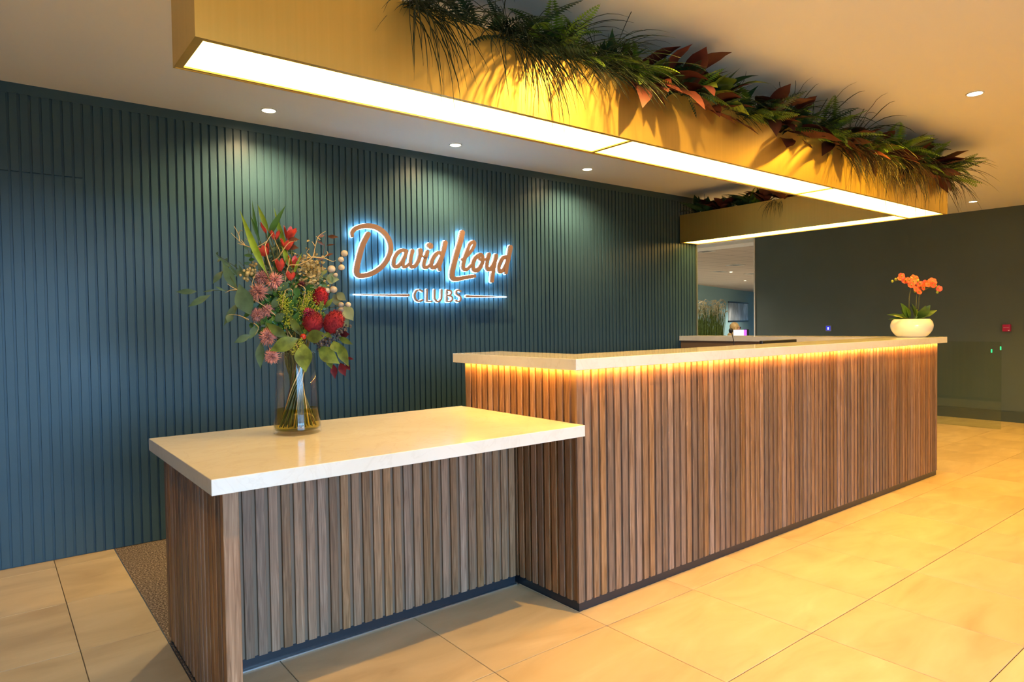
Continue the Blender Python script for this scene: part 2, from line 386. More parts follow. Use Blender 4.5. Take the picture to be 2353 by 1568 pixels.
lt = B((-1.576, -.0165, -.068, .917, H2-T2, H2)); part('slab', bevel(lt, .0022, 2), M_QUARTZ, wt2)

# ------------------------------------------------------------------ hanging light trough
FX0, FX1, FY0, FY1, FZ, FT = -1.588, 4.187, -.067, .231, 2.177, 2.477
RX, RY = 3.878, YW-.02
fx = thing('light_trough', (1.3, .08, FZ), 'long L-shaped gold trough light hung from the ceiling and filled with plants', 'ceiling light')
t_ = .006
part('front_panel', B((FX0, FX1, FY0, FY0+t_, FZ, FT)), M_BRASS, fx)
part('back_panel', B((FX0, RX, FY1-t_, FY1, FZ, FT)), M_BRASS, fx)
part('end_panel', B((FX0, FX0+t_, FY0+t_, FY1-t_, FZ, FT)), M_BRASS, fx)
part('return_panel', B((RX, RX+t_, FY1-t_, RY, FZ, FT)), M_BRASS, fx)
part('outer_panel', B((FX1-t_, FX1, FY0+t_, RY, FZ, FT)), M_BRASS, fx)
part('end_panel', B((RX+t_, FX1-t_, RY-t_, RY, FZ, FT)), M_BRASS, fx)
e = .027
part('bottom_frame', B((FX0+t_, FX1-t_, FY0+t_, FY0+e-.004, FZ+.001, FZ+.02), (FX0+t_, RX+t_, FY1-e+.004, FY1-t_, FZ+.001, FZ+.02), (FX0+t_, FX0+e, FY0+e-.004, FY1-e+.004, FZ+.001, FZ+.02), (FX1-e, FX1-t_, FY0+e-.004, RY-t_, FZ+.001, FZ+.02), (RX+t_, RX+e-.004, FY1-t_, RY-t_, FZ+.001, FZ+.02), (RX+e-.004, FX1-e, RY-e, RY-t_, FZ+.001, FZ+.02)), M_BRASS, fx)
for x in (.322, 2.285): part('divider', B((x, x+.02, FY0+e-.004, FY1-e+.004, FZ+.001, FZ+.02)), M_BRASS, fx)
part('divider', B((RX+e-.004, FX1-e, FY1-.016, FY1+.004, FZ+.001, FZ+.02)), M_BRASS, fx)
for a, b in ((FX0+e, .322), (.342, 2.285), (2.305, FX1-e)): part('diffuser', B((a, b, FY0+e-.004, FY1-e+.004 if b < 3 else FY1-.016, FZ+.006, FZ+.012)), M_DIFF, fx, label='lit warm white light panel')
part('diffuser', B((RX+e-.004, FX1-e, FY1+.004, RY-e, FZ+.006, FZ+.012)), M_DIFF, fx, label='lit warm white light panel')
part('planting_bed', B((FX0+t_, FX1-t_, FY0+t_, FY1-t_, FT-.06, FT-.035), (RX+t_, FX1-t_, FY1-t_, RY-t_, FT-.06, FT-.035)), M_SOIL, fx)
for x in (-1.4, .33, 2.29, 4.05): part('suspension_rod', tube(bmesh.new(), [(x, .08, FT-.04), (x, .08, ZC)], .004, 8), M_STEEL, fx)
part('suspension_rod', tube(bmesh.new(), [(4.03, 2.2, FT-.04), (4.03, 2.2, ZC)], .004, 8), M_STEEL, fx)

# ------------------------------------------------------------------ downlights
ring_me = mesh_of(lathe(bmesh.new(), [(.040, -.001), (.046, -.003), (.048, -.001), (.048, .004), (.040, .004), (.040, -.001)], n=28), 'trim_ring', M_WHITE)
lens_me = mesh_of(lathe(bmesh.new(), [(0, .0005), (.040, .0005), (.040, .004), (0, .004)], n=28), 'lens', M_LAMP)
def downlight(x, y, power, col, label, group=None, cone=100, blend=.6, rad=.02, z=ZC):
    t = thing('downlight', (x, y, z-.004), label, 'downlight', group)
    link('trim_ring', ring_me, t); link('lens', lens_me, t)
    l = bpy.data.lights.new('lamp', 'SPOT'); l.energy = power; l.color = col; l.spot_size = math.radians(cone); l.spot_blend = blend; l.shadow_soft_size = rad
    link('lamp', l, t, (0, 0, -.012)); return t
for x, lb in ((-.654, 'small recessed ceiling downlight washing the slatted wall above the flower vase'), (.754, 'small recessed ceiling downlight washing the slatted wall above the lit sign'), (2.158, 'small recessed ceiling downlight washing the slatted wall between sign and wall end'), (4.935, 'small downlight past the end of the slatted wall, behind the trough plants')):
    downlight(x, 2.09, P_WALL, NEUT, lb, 'downlights along the slatted wall', 150, .9)
for x, lb, kp in ((-2.3, 'recessed ceiling downlight past the free end of the gold trough', .3), (.3, 'recessed ceiling downlight in front of the free-end panel of the gold trough', 1), (2.705, 'recessed ceiling downlight in front of the corner panel of the gold trough', 1), (5.2, 'recessed ceiling downlight past the corner of the gold trough', 1)): downlight(x, -.715, P_ROW*kp, AMBER if x > 1 else WARM, lb, 'downlights in front of the trough', 158, .75)
downlight(7.127, .658, P_RIGHT*.35, AMBER, 'small recessed ceiling downlight close to the plain dark green wall', None, 60, .8)
for x in (-2.6, .2, 3.0): downlight(x, -3.4, P_BACK, WARM if x < 2 else AMBER, 'added unseen ceiling downlight brightening the open lobby floor', 'added downlights over the lobby floor', 120, .6)  # unseen row behind the camera, added to brighten foreground floor and ceiling
for x, y in ((5.6, -3.2), (6.6, -1.2)): downlight(x, y, P_RIGHT, AMBER, 'small recessed ceiling downlight over the floor beside the dark green wall', 'downlights by the dark green wall', 120, .6)
p1_, p2_ = on(1680, 625, 2, ZC), on(1712, 645, 2, ZC)
for p in (p1_, p2_): downlight(p.x, p.y, P_FAR, (1, .88, .70), 'extra ceiling downlight added to light the teal room beyond', 'downlights in the far room', 150, .6, .05)
for x, y in ((7.0, 6.2), (9.6, 4.6), (11, 8.8), (15.5, 9.0), (19, 10.6), (23.5, 12.6)): downlight(x, y, P_FAR, (1, .88, .70), 'extra ceiling downlight added to light the teal room beyond', 'downlights in the far room', 150, .6, .05)  # extra copies added to light the far room and its wall
# ceiling diffusers in the far room
for px, py in ((1690, 609), (1618, 577), (1652, 624), (1728, 629)):
    p = on(px, py, 2, ZC)
    t = thing('air_diffuser', (p.x, p.y, ZC), 'square louvred air diffuser in the tiled ceiling of the far room', 'air vent', 'air diffusers in the far room')
    part('frame', B(*[(p.x-.17, p.x+.17, p.y+s*.15-.02, p.y+s*.15+.02, ZC-.012, ZC) for s in (-1, 1)], *[(p.x+s*.15-.02, p.x+s*.15+.02, p.y-.13, p.y+.13, ZC-.012, ZC) for s in (-1, 1)]), M_WHITE, t)
    part('louvre', B((p.x-.13, p.x+.13, p.y-.13, p.y+.13, ZC-.004, ZC)), M_BLACK, t)

# ------------------------------------------------------------------ lit sign
SY = YW-.045
def S(x, y): return on(760+x/5.115, 470+y/5.115, 1, SY)
sg = thing('wall_sign', S(1150, 700), 'bronze script lettering sign with blue white halo light on the slatted wall', 'sign')
def stroke(bm, pts, ws, y0, y1, grow=0, k=7, lift=0.0):
    P = crom([(p[0], p[1], 0) for p in pts], k); n = len(P)
    wl = [w for w in ws] if isinstance(ws, (list, tuple)) else [ws, ws]
    # outline in sign-picture units turned into wall coordinates
    ctr = []
    for i, q in enumerate(P):
        f = i/(n-1)*(len(wl)-1); a = int(min(f, len(wl)-2)); w = wl[a]+(wl[a+1]-wl[a])*(f-a)
        c = S(q.x, q.y); u = (S(q.x+1, q.y)-c).length; ctr.append((Vector((c.x, c.z)), w*u/2+grow))
    Lp, Rp = [], []
    for i in range(n):
        t = (ctr[min(i+1, n-1)][0]-ctr[max(i-1, 0)][0]).normalized(); nn = Vector((-t.y, t.x)); Lp.append(ctr[i][0]+nn*ctr[i][1]); Rp.append(ctr[i][0]-nn*ctr[i][1])
    def cap(i, d):
        t = (ctr[min(i+1, n-1)][0]-ctr[max(i-1, 0)][0]).normalized()*d; nn = Vector((-t.y, t.x)); return [ctr[i][0]+(nn*math.cos(a)+t*math.sin(a))*ctr[i][1] for a in (math.pi*j/8 for j in range(1, 8))]
    def dy(i): return -lift-.0022*i/(n-1)        # strokes overlap like a ribbon, so no two faces coincide
    def solid(A, C):                          # strip of quads with depth
        va = [[bm.verts.new((p.x, y+dy(i), p.y)) for i, p in enumerate(A)] for y in (y0, y1)]; vc = [[bm.verts.new((p.x, y+dy(i), p.y)) for i, p in enumerate(C)] for y in (y0, y1)]
        for i in range(len(A)-1):
            bm.faces.new((va[0][i], va[0][i+1], vc[0][i+1], vc[0][i])); bm.faces.new((vc[1][i], vc[1][i+1], va[1][i+1], va[1][i]))
            bm.faces.new((va[0][i+1], va[0][i], va[1][i], va[1][i+1])); bm.faces.new((vc[0][i], vc[0][i+1], vc[1][i+1], vc[1][i]))
    def disc(c, i):
        a = [bm.verts.new((p.x, y0+dy(i), p.y)) for p in c]; b = [bm.verts.new((p.x, y1+dy(i), p.y)) for p in c]
        bm.faces.new(a); bm.faces.new(b[::-1])
        for i in range(len(c)): bm.faces.new((a[i], b[i], b[(i+1) % len(c)], a[(i+1) % len(c)]))
    solid(Lp, Rp)
    disc([Lp[-1]]+cap(n-1, 1)+[Rp[-1]], n-1); disc([Rp[0]]+cap(0, -1)+[Lp[0]], 0)
LET = [
 ('letter_d', [([(252, 372), (250, 330), (300, 280), (410, 252), (530, 270), (630, 340), (690, 440), (700, 545), (660, 650), (590, 740), (490, 808), (390, 838), (325, 835), (300, 800), (305, 735), (335, 600), (375, 470), (435, 352)], [30, 44, 52, 54, 54, 52, 50, 52, 54, 58, 60, 58, 56])]),
 ('letter_a', [([(885, 550), (835, 540), (775, 580), (737, 650), (735, 710), (768, 733), (812, 705), (852, 640), (885, 550)], [34, 42, 44, 42, 38]), ([(885, 550), (855, 640), (842, 700), (858, 735), (893, 722), (918, 690)], [40, 40, 36, 26])]),
 ('letter_v', [([(958, 548), (938, 620), (930, 690), (948, 733), (985, 725), (1022, 670), (1045, 600), (1048, 545)], [42, 42, 40, 40, 44, 52]), ([(1048, 585), (1075, 612), (1110, 605)], [36, 22, 18])]),
 ('letter_i', [([(1132, 560), (1105, 640), (1088, 700), (1100, 738), (1135, 735), (1165, 705)], [42, 42, 38, 26]), ([(1157, 486), (1163, 490)], [62, 62])]),
 ('letter_d', [([(1305, 580), (1262, 570), (1215, 610), (1180, 680), (1182, 730), (1215, 742), (1252, 705), (1292, 620), (1305, 580)], [36, 42, 44, 40, 36]), ([(1342, 452), (1320, 550), (1288, 660), (1268, 725), (1276, 765)], [48, 44, 42, 36])]),
 ('letter_l', [([(1545, 332), (1522, 430), (1480, 570), (1443, 710), (1422, 810), (1428, 862), (1475, 878), (1570, 862), (1685, 843)], [52, 54, 54, 54, 50, 40, 34])]),
 ('letter_l', [([(1535, 650), (1590, 612), (1650, 540), (1685, 470), (1672, 440), (1635, 465), (1600, 540), (1568, 640), (1550, 715), (1560, 760), (1600, 762), (1645, 715)], [22, 34, 36, 32, 34, 42, 42, 36, 26])]),
 ('letter_o', [([(1745, 592), (1690, 640), (1665, 715), (1680, 770), (1722, 772), (1765, 715), (1782, 645), (1765, 595), (1738, 605), (1745, 645), (1790, 655), (1835, 630)], [36, 44, 44, 42, 40, 34, 26, 20])]),
 ('letter_y', [([(1857, 592), (1838, 655), (1828, 725), (1850, 765), (1885, 740), (1918, 675), (1938, 605)], [42, 42, 38, 40]), ([(1938, 605), (1915, 710), (1898, 810), (1888, 898)], [42, 42, 40])]),
 ('letter_d', [([(2075, 622), (2030, 625), (1988, 680), (1968, 745), (1985, 785), (2020, 772), (2055, 700), (2075, 622)], [34, 40, 42, 38, 34]), ([(2108, 505), (2085, 620), (2062, 720), (2052, 800)], [44, 42, 38])]),
 ('rule', [([(275, 1059), (500, 1064), (700, 1067), (908, 1069)], [5, 12, 18, 25])]),
 ('rule', [([(1595, 1080), (1750, 1082), (1900, 1084), (2070, 1087)], [23, 17, 11, 4])]),
 ('letter_c', [([(1072, 1022), (1040, 1006), (1003, 1018), (981, 1065), (995, 1118), (1035, 1140), (1072, 1125)], 17)]),
 ('letter_l', [([(1128, 1003), (1126, 1060), (1124, 1139)], 17), ([(1124, 1139), (1150, 1140), (1178, 1141)], 17)]),
 ('letter_u', [([(1218, 1005), (1216, 1060), (1218, 1110), (1255, 1144), (1292, 1112), (1297, 1060), (1298, 1006)], 17)]),
 ('letter_b', [([(1362, 1008), (1360, 1070), (1359, 1140)], 17), ([(1362, 1010), (1402, 1018), (1408, 1045), (1390, 1068), (1362, 1070)], 16), ([(1362, 1070), (1405, 1082), (1418, 1110), (1400, 1138), (1359, 1141)], 16)]),
 ('letter_s', [([(1520, 1022), (1498, 1008), (1472, 1022), (1472, 1050), (1497, 1070), (1520, 1092), (1518, 1125), (1495, 1143), (1466, 1130)], 16)])]
for nm, ss in LET:
    bm = bmesh.new(); hb = bmesh.new()
    for si, (pts, ws) in enumerate(ss):
        stroke(bm, pts, ws, SY-.010, SY+.008, lift=.0031*si); stroke(hb, pts, ws, SY+.011, SY+.016, grow=.0022)
    q = part(nm, bm, M_COPPER, sg); part('halo_light', hb, M_HALO, q, label='glowing blue white light behind the letter')

# ------------------------------------------------------------------ leaves and plants
def leaf_bm(Ln, Wd, bend=.6, fold=.25, n=8, peak=.4, wav=0, tip=1.0, start=.06):
    bm = bmesh.new(); rows = []
    x = z = 0; a = 0
    for i in range(n+1):
        t = i/n
        w = Wd/2*max(start if t < .5 else 0, (math.sin(math.pi*min(1, t/peak)/2) if t < peak else max(0, math.cos(math.pi/2*((t-peak)/(1-peak))**tip))**(1.3 if tip >= 1 else .9)))
        a = -bend*t; f = fold*w; u = wav*math.sin(t*14)*w
        rows.append([bm.verts.new((x, w, z+f+u)), bm.verts.new((x, 0, z)), bm.verts.new((x, -w, z+f-u))] if w > 1e-5 else [bm.verts.new((x, 0, z))])
        x += math.cos(a)*Ln/n; z += math.sin(a)*Ln/n
    for A, C in zip(rows, rows[1:]):
        if len(C) == 3 and len(A) == 3:
            for k in (0, 1): bm.faces.new((A[k], A[k+1], C[k+1], C[k])).smooth = True
        elif len(A) == 3:
            for k in (0, 1): bm.faces.new((A[k], A[k+1], C[0])).smooth = True
        elif len(C) == 3:
            for k in (0, 1): bm.faces.new((A[0], C[k+1], C[k])).smooth = True
    return bm
def frond_bm(Ln, Wd, bend, n=24, droop=.35):
    bm = bmesh.new(); P = []; x = z = 0
    for i in range(n+1):
        P.append(Vector((x, 0, z))); a = -bend*(i/n); x += math.cos(a)*Ln/n; z += math.sin(a)*Ln/n
    tube(bm, P, [.0022, .0006], 3)
    for i in range(2, n):
        t = i/n; w = Wd/2*math.sin(math.pi*(.08+.92*t)**.75)**.8*1.0
        tan = (P[i+1]-P[i-1]).normalized(); nrm = Vector((-tan.z, 0, tan.x))
        for s in (1, -1):
            d = (Vector((0, s, 0))+tan*.45-nrm*droop).normalized(); p = P[i]; h = Ln/n*.5
            a = bm.verts.new(p); b = bm.verts.new(p+d*w*.45+tan*h); c = bm.verts.new(p+d*w); e_ = bm.verts.new(p+d*w*.4-tan*h)
            bm.faces.new((a, e_, c, b))
    return bm
def tuft_bm(nb, Ln, R, spread, sd, dirv=Vector((0, -1, .6)), fall=1.6, curl=.0, rad=.0016):
    r = random.Random(sd); bm = bmesh.new()
    for _ in range(nb):
        az = r.uniform(-spread, spread); d = Matrix.Rotation(az, 3, 'Z') @ dirv; d = (d+Vector((r.gauss(0, .25), r.gauss(0, .25), r.gauss(0, .3)))).normalized()
        p = Vector((r.uniform(-R, R), r.uniform(-R, R)*.5, 0)); l = Ln*r.uniform(.55, 1.15); pts = [p.copy()]; k = 8; f = fall*r.uniform(.5, 1.3)
        for i in range(k):
            d = (d+Vector((r.gauss(0, .07+curl), r.gauss(0, .07+curl), -f/k*1.3))).normalized(); p = p+d*l/k; pts.append(p.copy())
        q = rad*r.uniform(.7, 1.4); tube(bm, pts, [q, q*1.1, q, q, q, q, q*.8, q*.5, q*.15], 3)
    return bm
def share(bm, nm, mt): return mesh_of(bm, nm, mt, False)
FROND = [share(frond_bm(.29, .12, b, 22), 'frond', G_FERN) for b in (.7, 1.3, 1.9)]; FRONDD = [share(frond_bm(.27, .11, b, 21), 'frond', G_FERND) for b in (.8, 1.5, 2.1)]
REDL = [share(leaf_bm(.215, .070, b, .18, 9, .48, .10, 1.5), 'leaf', G_RED) for b in (.3, .8, 1.3)]; CALL = [share(leaf_bm(.21, .064, b, .2, 9, .48, .12, 1.5), 'leaf', G_CAL) for b in (.5, 1.0, 1.5)]; DRKL = [share(leaf_bm(.24, .05, b, .2, 9, .42, .08), 'leaf', G_FERND) for b in (.4, 1.0, 1.6)]
TUFT = [share(tuft_bm(55, .34, .05, 1.1, s, fall=f), 'blades', mt) for s, f, mt in ((1, 1.8, G_DARK), (2, 2.3, G_DARK), (3, 1.3, G_DARK))]; TUFTB = [share(tuft_bm(46, .27, .07, 1.1, s, fall=2.6, curl=.09, rad=.0013), 'blades', G_BRN) for s in (4, 5)]
WISP = [share(tuft_bm(26, .30, .03, 1.3, s, Vector((.3, -.6, 1)), fall=1.5, curl=.08, rad=.0013), 'blades', G_DARK) for s in (8, 9)]
def place(nm, me, root, loc, d, roll=0, s=1.0, up=Vector((0, 0, 1))):
    o = link(nm, me, root); R = frame_x(d, up) @ Matrix.Rotation(roll, 3, 'X'); mt = R.to_4x4() @ Matrix.Scale(s, 4); mt.translation = Vector(loc); o.matrix_local = mt; return o
BEND = {'fern': (.7, 1.3, 1.9), 'dfern': (.8, 1.5, 2.1), 'red': (.3, .8, 1.3), 'cal': (.5, 1.0, 1.5), 'dark': (.4, 1.0, 1.6)}
def plant(kind, x, y, z, s, r, face=-math.pi/2, span=2.0, lift=(.0, .9), nl=None, where='front'):
    info = {'fern': ('fern', 'bright green fern spilling over the rim of the gold light trough'), 'dfern': ('fern', 'deep green fern hanging over the rim of the gold light trough'), 'red': ('red_leaf_plant', 'burgundy broad-leaved plant in the gold light trough'),
            'cal': ('striped_leaf_plant', 'yellow green striped broad-leaved plant in the gold light trough'), 'dark': ('dark_leaf_plant', 'dark green narrow-leaved plant in the gold light trough'), 'tuft': ('grass_tuft', 'dark wispy grass tuft hanging over the rim of the gold light trough'),
            'btuft': ('grass_tuft', 'brown tinged grass tuft hanging in strands over the rim of the gold light trough'), 'wisp': ('grass_tuft', 'thin curling grass standing above the gold light trough')}[kind]
    zone = 'free-end' if x < .33 else 'middle' if x < 2.29 else 'corner'
    lab = info[1].replace('the rim of the gold light trough', 'the gold trough by its %s light panel' % zone).replace('the gold light trough', 'the gold trough by its %s light panel' % zone) if where == 'front' else info[1].replace('the gold light trough', "the gold trough's short return arm")
    t = thing(info[0], (x, y, z), lab, 'plant', info[0].replace('_', ' ')+'s in the '+('long trough' if where == 'front' else 'return arm')+(' ' + kind if kind in ('fern', 'dfern', 'tuft', 'btuft', 'wisp') else ''))
    if kind in ('tuft', 'btuft', 'wisp'):
        me = r.choice({'tuft': TUFT, 'btuft': TUFTB, 'wisp': WISP}[kind]); o = link('blades', me, t); o.rotation_euler = (0, 0, face+math.pi/2+r.uniform(-.3, .3)); o.scale = (s, s, s*r.uniform(.9, 1.15)); o['kind'] = 'stuff'
        return t
    ms = {'fern': FROND, 'dfern': FRONDD, 'red': REDL, 'cal': CALL, 'dark': DRKL}[kind]; nm = 'frond' if 'fern' in kind else 'leaf'
    n = nl or {'fern': 8, 'dfern': 7, 'red': 8, 'cal': 6, 'dark': 7}[kind]
    for i in range(n):
        a = face+span*(i/(n-1)-.5)+r.uniform(-.2, .2); mi = r.choice((0, 1, 2)); bd = BEND[kind][mi]; el = min(r.uniform(lift[0]-(.35 if kind in ('red', 'cal') and where == 'front' else 0), lift[1])+bd*.3, math.asin(min(1, .165/(.26*s)))+bd/2); d = Vector((math.cos(a)*math.cos(el), math.sin(a)*math.cos(el), math.sin(el)))
        tip = z+.25*s*math.sin(el)
        place(nm, ms[mi], t, (r.uniform(-.02, .02), r.uniform(-.015, .015), 0), d, r.uniform(-.5, .5), s*r.uniform(.75, 1.1))
    return t
r = random.Random(21); ZB = FT-.02
# laid out along the front rim from the near end to the far end
FRONT = [('tuft', -.86, 1.05), ('tuft', -.72, .95), ('tuft', -.42, 1.1), ('dfern', -.36, .9), ('tuft', -.30, 1.15), ('fern', -.17, .95), ('dfern', -.24, .85), ('tuft', -.12, 1.0), ('fern', .0, .9), ('tuft', .10, 1.1), ('wisp', .12, 1.1), ('tuft', .20, 1.05), ('dark', .26, .9),
 ('fern', .30, .8), ('red', .38, 1.1), ('cal', .45, .9), ('red', .52, 1.15), ('dfern', .56, .95), ('dfern', .66, .8), ('fern', .74, .7), ('red', .72, 1.2), ('dark', .80, 1.0), ('cal', .90, 1.2), ('red', .98, 1.1), ('cal', 1.04, 1.1), ('dark', 1.02, 1.05), ('wisp', 1.10, .8), ('tuft', 1.16, .6), ('fern', 1.25, .8), ('fern', 1.36, .75), ('dfern', 1.40, .8), ('red', 1.46, .95),
 ('wisp', 1.62, 1.0), ('red', 1.64, 1.0), ('fern', 1.78, .8), ('red', 1.80, 1.0), ('dark', 1.86, .9), ('fern', 2.02, .9), ('dfern', 1.98, .9), ('wisp', 2.04, 1.1), ('fern', 2.14, .9), ('red', 2.24, 1.0), ('dark', 2.30, .95), ('tuft', 2.34, .8), ('wisp', 2.46, 1.1), ('btuft', 2.50, .9), ('red', 2.60, 1.0), ('btuft', 2.72, 1.1), ('fern', 2.80, .8), ('btuft', 2.90, 1.1), ('red', 2.98, .95), ('fern', 3.06, .85), ('btuft', 3.12, 1.1), ('dark', 3.2, .9),
 ('btuft', 3.28, 1.15), ('red', 3.34, .95), ('fern', 3.42, .9), ('btuft', 3.46, 1.05), ('cal', 3.52, .8), ('fern', 3.62, .9), ('red', 3.68, 1.0), ('dfern', 3.74, .9), ('red', 3.84, .95), ('fern', 3.90, .9), ('tuft', 3.96, .9), ('fern', 4.06, .95), ('btuft', 4.10, .95)]
for kd, x, s in FRONT:
    far = x > 3.75
    plant(kd, x, r.uniform(-.065, .02), ZB, s*r.uniform(1.1, 1.3)*(1+.09*max(0, x))*(.85 if 'tuft' in kd else 1), r, face=-math.pi/2+(.75 if far else r.uniform(-.2, .2)), span=2.7, lift=(-.15, .8))
for i in range(26):
    plant(r.choice(('dark', 'red', 'dfern', 'dark', 'wisp', 'fern')), -.5+i*.182, r.uniform(.03, .12), ZB, r.uniform(1.0, 1.2), r, face=-math.pi/2, span=4.4, lift=(.3, .95))
for kd, y, s in (('dark', 2.2, .9), ('dark', 2.1, 1.0), ('red', 1.92, 1.0), ('dark', 1.6, 1.0), ('red', 1.2, 1.0), ('dark', .75, 1.0), ('red', 2.0, .95), ('dfern', 1.85, .8), ('dark', 1.7, .95), ('fern', 1.55, .75), ('red', 1.4, .95), ('tuft', 1.3, .5), ('dark', 1.15, .95), ('fern', 1.0, .75), ('red', .85, .95), ('dark', .62, .9)):
    plant(kd, 3.95+r.uniform(-.04, .04), y, ZB, s*1.35, r, face=math.pi, span=5.0, lift=(.3, 1.1), where='return', nl=10 if kd in ('dark', 'red') else None)

# ------------------------------------------------------------------ vase of flowers
VD = 2.866
vc = Vector((-1.055, .625, H2))
def Q(x, y, n=0.0): return at(380+x/2.614, 440+y/2.614, VD-n)
vase = thing('glass_vase', vc, 'tall tapered clear glass vase with yellowish water on the lower desk', 'vase')
VH = .345
part('glass', lathe(bmesh.new(), [(0, 0), (.094, 0), (.0985, .004), (.097, .03), (.0885, .2), (.080, VH-.004), (.079, VH), (.0775, VH-.003), (.0855, .2), (.0935, .03), (.092, .018), (0, .016)], vc, 48), M_VASE, vase)
part('water', lathe(bmesh.new(), [(0, .0175), (.0905, .019), (.0925, .03), (.0885, .1045), (0, .1045)], vc, 48), M_WATER, vase, label='yellowish water in the vase')
mouth = vc+Vector((0, 0, VH-.02))
sr = random.Random(5); STEM_I = [0]
def stem_pts(head, mid=None):
    i = STEM_I[0]; STEM_I[0] += 1
    a = i*2.399; rr = .078*math.sqrt((i % 9+.5)/9); f = vc+Vector((math.cos(a)*rr, math.sin(a)*rr, .03)); mo = mouth+Vector((math.cos(a+2.2)*rr*.62, math.sin(a+2.2)*rr*.62, 0))
    hh = Vector(head); k = mo.lerp(hh, .45)+Vector((0, 0, .05 if hh.z > mo.z+.1 else .075))
    return crom([f, f.lerp(mo, .5), mo, k, hh], 5)
BG = 'flowers in the glass vase'
def stemmed(name, head, label, cat, srad=.0034, smat=None):
    t = thing(name, vc+Vector((0, 0, .03)), label, cat, BG)
    pts = stem_pts(head); part('stem', tube(bmesh.new(), pts, [srad, srad*.7], 6), smat or G_STEM, t); return t, pts
def hub_dir(h): return (Vector(h)-(mouth+Vector((0, 0, .03)))).normalized()
VIEW = -Vector((FW.x, FW.y, 0)).normalized()
def spiky(c, d, R, n, sd, ln=(.5, 1.0), w=.0022, cone=2.0):
    q = random.Random(sd); bm = bmesh.new(); F = frame_x(d)
    for _ in range(n):
        th = math.acos(1-q.random()*(1-math.cos(cone))); ph = q.uniform(0, 6.283); v = F @ Vector((math.cos(th), math.sin(th)*math.cos(ph), math.sin(th)*math.sin(ph)))
        l = R*q.uniform(*ln); a = Vector(c)+v*R*.12; e_ = Vector(c)+v*l+Vector((0, 0, q.uniform(-.1, .1)*R)); mid = a.lerp(e_, .6)+F @ Vector((R*.12, 0, 0)); tube(bm, [a, mid, e_], [w, w*.9, w*.25], 3)
    return bm
pinks = [(575, 512, 42, .05), (655, 535, 50, .07), (555, 600, 50, .09), (548, 735, 40, .08), (605, 712, 38, .07), (610, 872, 48, .10), (633, 990, 40, .10)]
plab = ['large peach pink bristle flower, topmost of the pink ones in the vase', 'large peach pink bristle flower beside the topmost pink one', 'spreading pale pink bristle flower under the topmost pink one', 'dusky pink bristle flower touching another halfway down the bouquet', 'small dusky pink bristle flower behind the dusky one halfway down', 'round dusky pink bristle flower above the vase rim', 'lowest pink bristle flower, hanging beside the vase neck']
for i, (x, y, R, n) in enumerate(pinks):
    h = Q(x, y, n); t, _ = stemmed('bristle_flower', h, plab[i], 'flower'); d = (hub_dir(h)*.6+VIEW*.8).normalized(); part('flower_head', spiky(h-d*.012, d, R/2.614/534.6*1.3, 420, 40+i, w=.0019), G_PINK, t)
reds = [(932, 640, 45, 62, (.25, -1), .05), (888, 790, 60, 66, (-.05, -1), .11), (1010, 790, 60, 78, (.55, -1), .09)]
rlab = ['upper crimson bottlebrush flower leaning in the bouquet', 'crimson bottlebrush flower above the round olive leaf', 'largest crimson bottlebrush flower tilting out of the bouquet side']
for i, (x, y, rw, rh, (dx, dy), n) in enumerate(reds):
    h = Q(x, y, n); ax = (RT*dx-UP*dy*1+VIEW*.25).normalized(); t, _ = stemmed('bottlebrush_flower', h, rlab[i], 'flower', .004)
    rot = frame_x(ax); bm = bmesh.new(); k = 1/2.614/534.6; sphere(bm, h, 1, 18, 14, (rh*k*.92, rw*k*.9, rw*k*.9), rot)
    q = random.Random(i+3)
    for _ in range(520):
        z = q.uniform(-.6, 1); ph = q.uniform(0, 6.283); rr = math.sqrt(max(0, 1-z*z)); nv = rot @ Vector((z, rr*math.cos(ph), rr*math.sin(ph))); p = h+rot @ Vector((z*rh*k*.9, rr*math.cos(ph)*rw*k*.88, rr*math.sin(ph)*rw*k*.88)); tube(bm, [p, p+(nv*.7+ax*.5)*.008], [.0011, .0004], 3)
    part('flower_head', bm, G_CRIM, t)
def cup(c, d, R, Lh, n=6, flare=.5, sd=0):
    bm = bmesh.new(); F = frame_x(d); q = random.Random(sd)
    for i in range(n):
        a = 2*math.pi*i/n+q.uniform(-.2, .2); rows = []
        for j in range(6):
            t = j/5; rad = R*(.35+.75*math.sin(min(1, t*1.25)*1.5))*(1+flare*max(0, t-.7)*2); w = R*.75*math.sin(math.pi*(.12+.82*t)); rows.append([F @ Vector((t*Lh, rad*math.cos(a+s*w/R*.75), rad*math.sin(a+s*w/R*.75)))+Vector(c)+Vector((0, 0, q.uniform(-.002, .002))) for s in (-1, 0, 1)])
        vs = [[bm.verts.new(p) for p in rw] for rw in rows]
        for A, C in zip(vs, vs[1:]):
            for k in (0, 1): bm.faces.new((A[k], A[k+1], C[k+1], C[k])).smooth = True
    return bm
corals = [(598, 235, .010, .045, (-.25, 1), .0, 'closed slim coral red bloom, tallest in the bouquet'), (658, 275, .019, .036, (.1, 1), .03, 'round coral red bloom next to the tall slim bud'), (742, 270, .022, .044, (.35, 1), .02, 'open coral red bloom level with the round one, leaning to the sign'), (600, 372, .026, .040, (-.35, .7), .05, 'largest frilled coral red bloom among the gold twigs'), (728, 335, .022, .038, (.2, 1), .04, 'coral red bloom beside the brown leaves'), (690, 462, .018, .046, (.1, 1), .06, 'two lobed orange red bloom above the pink flowers'), (768, 440, .020, .040, (.3, 1), .05, 'orange red bloom with a narrow green leaf across it'), (752, 520, .018, .034, (.1, 1), .06, 'lowest coral red bloom, above the green foliage')]
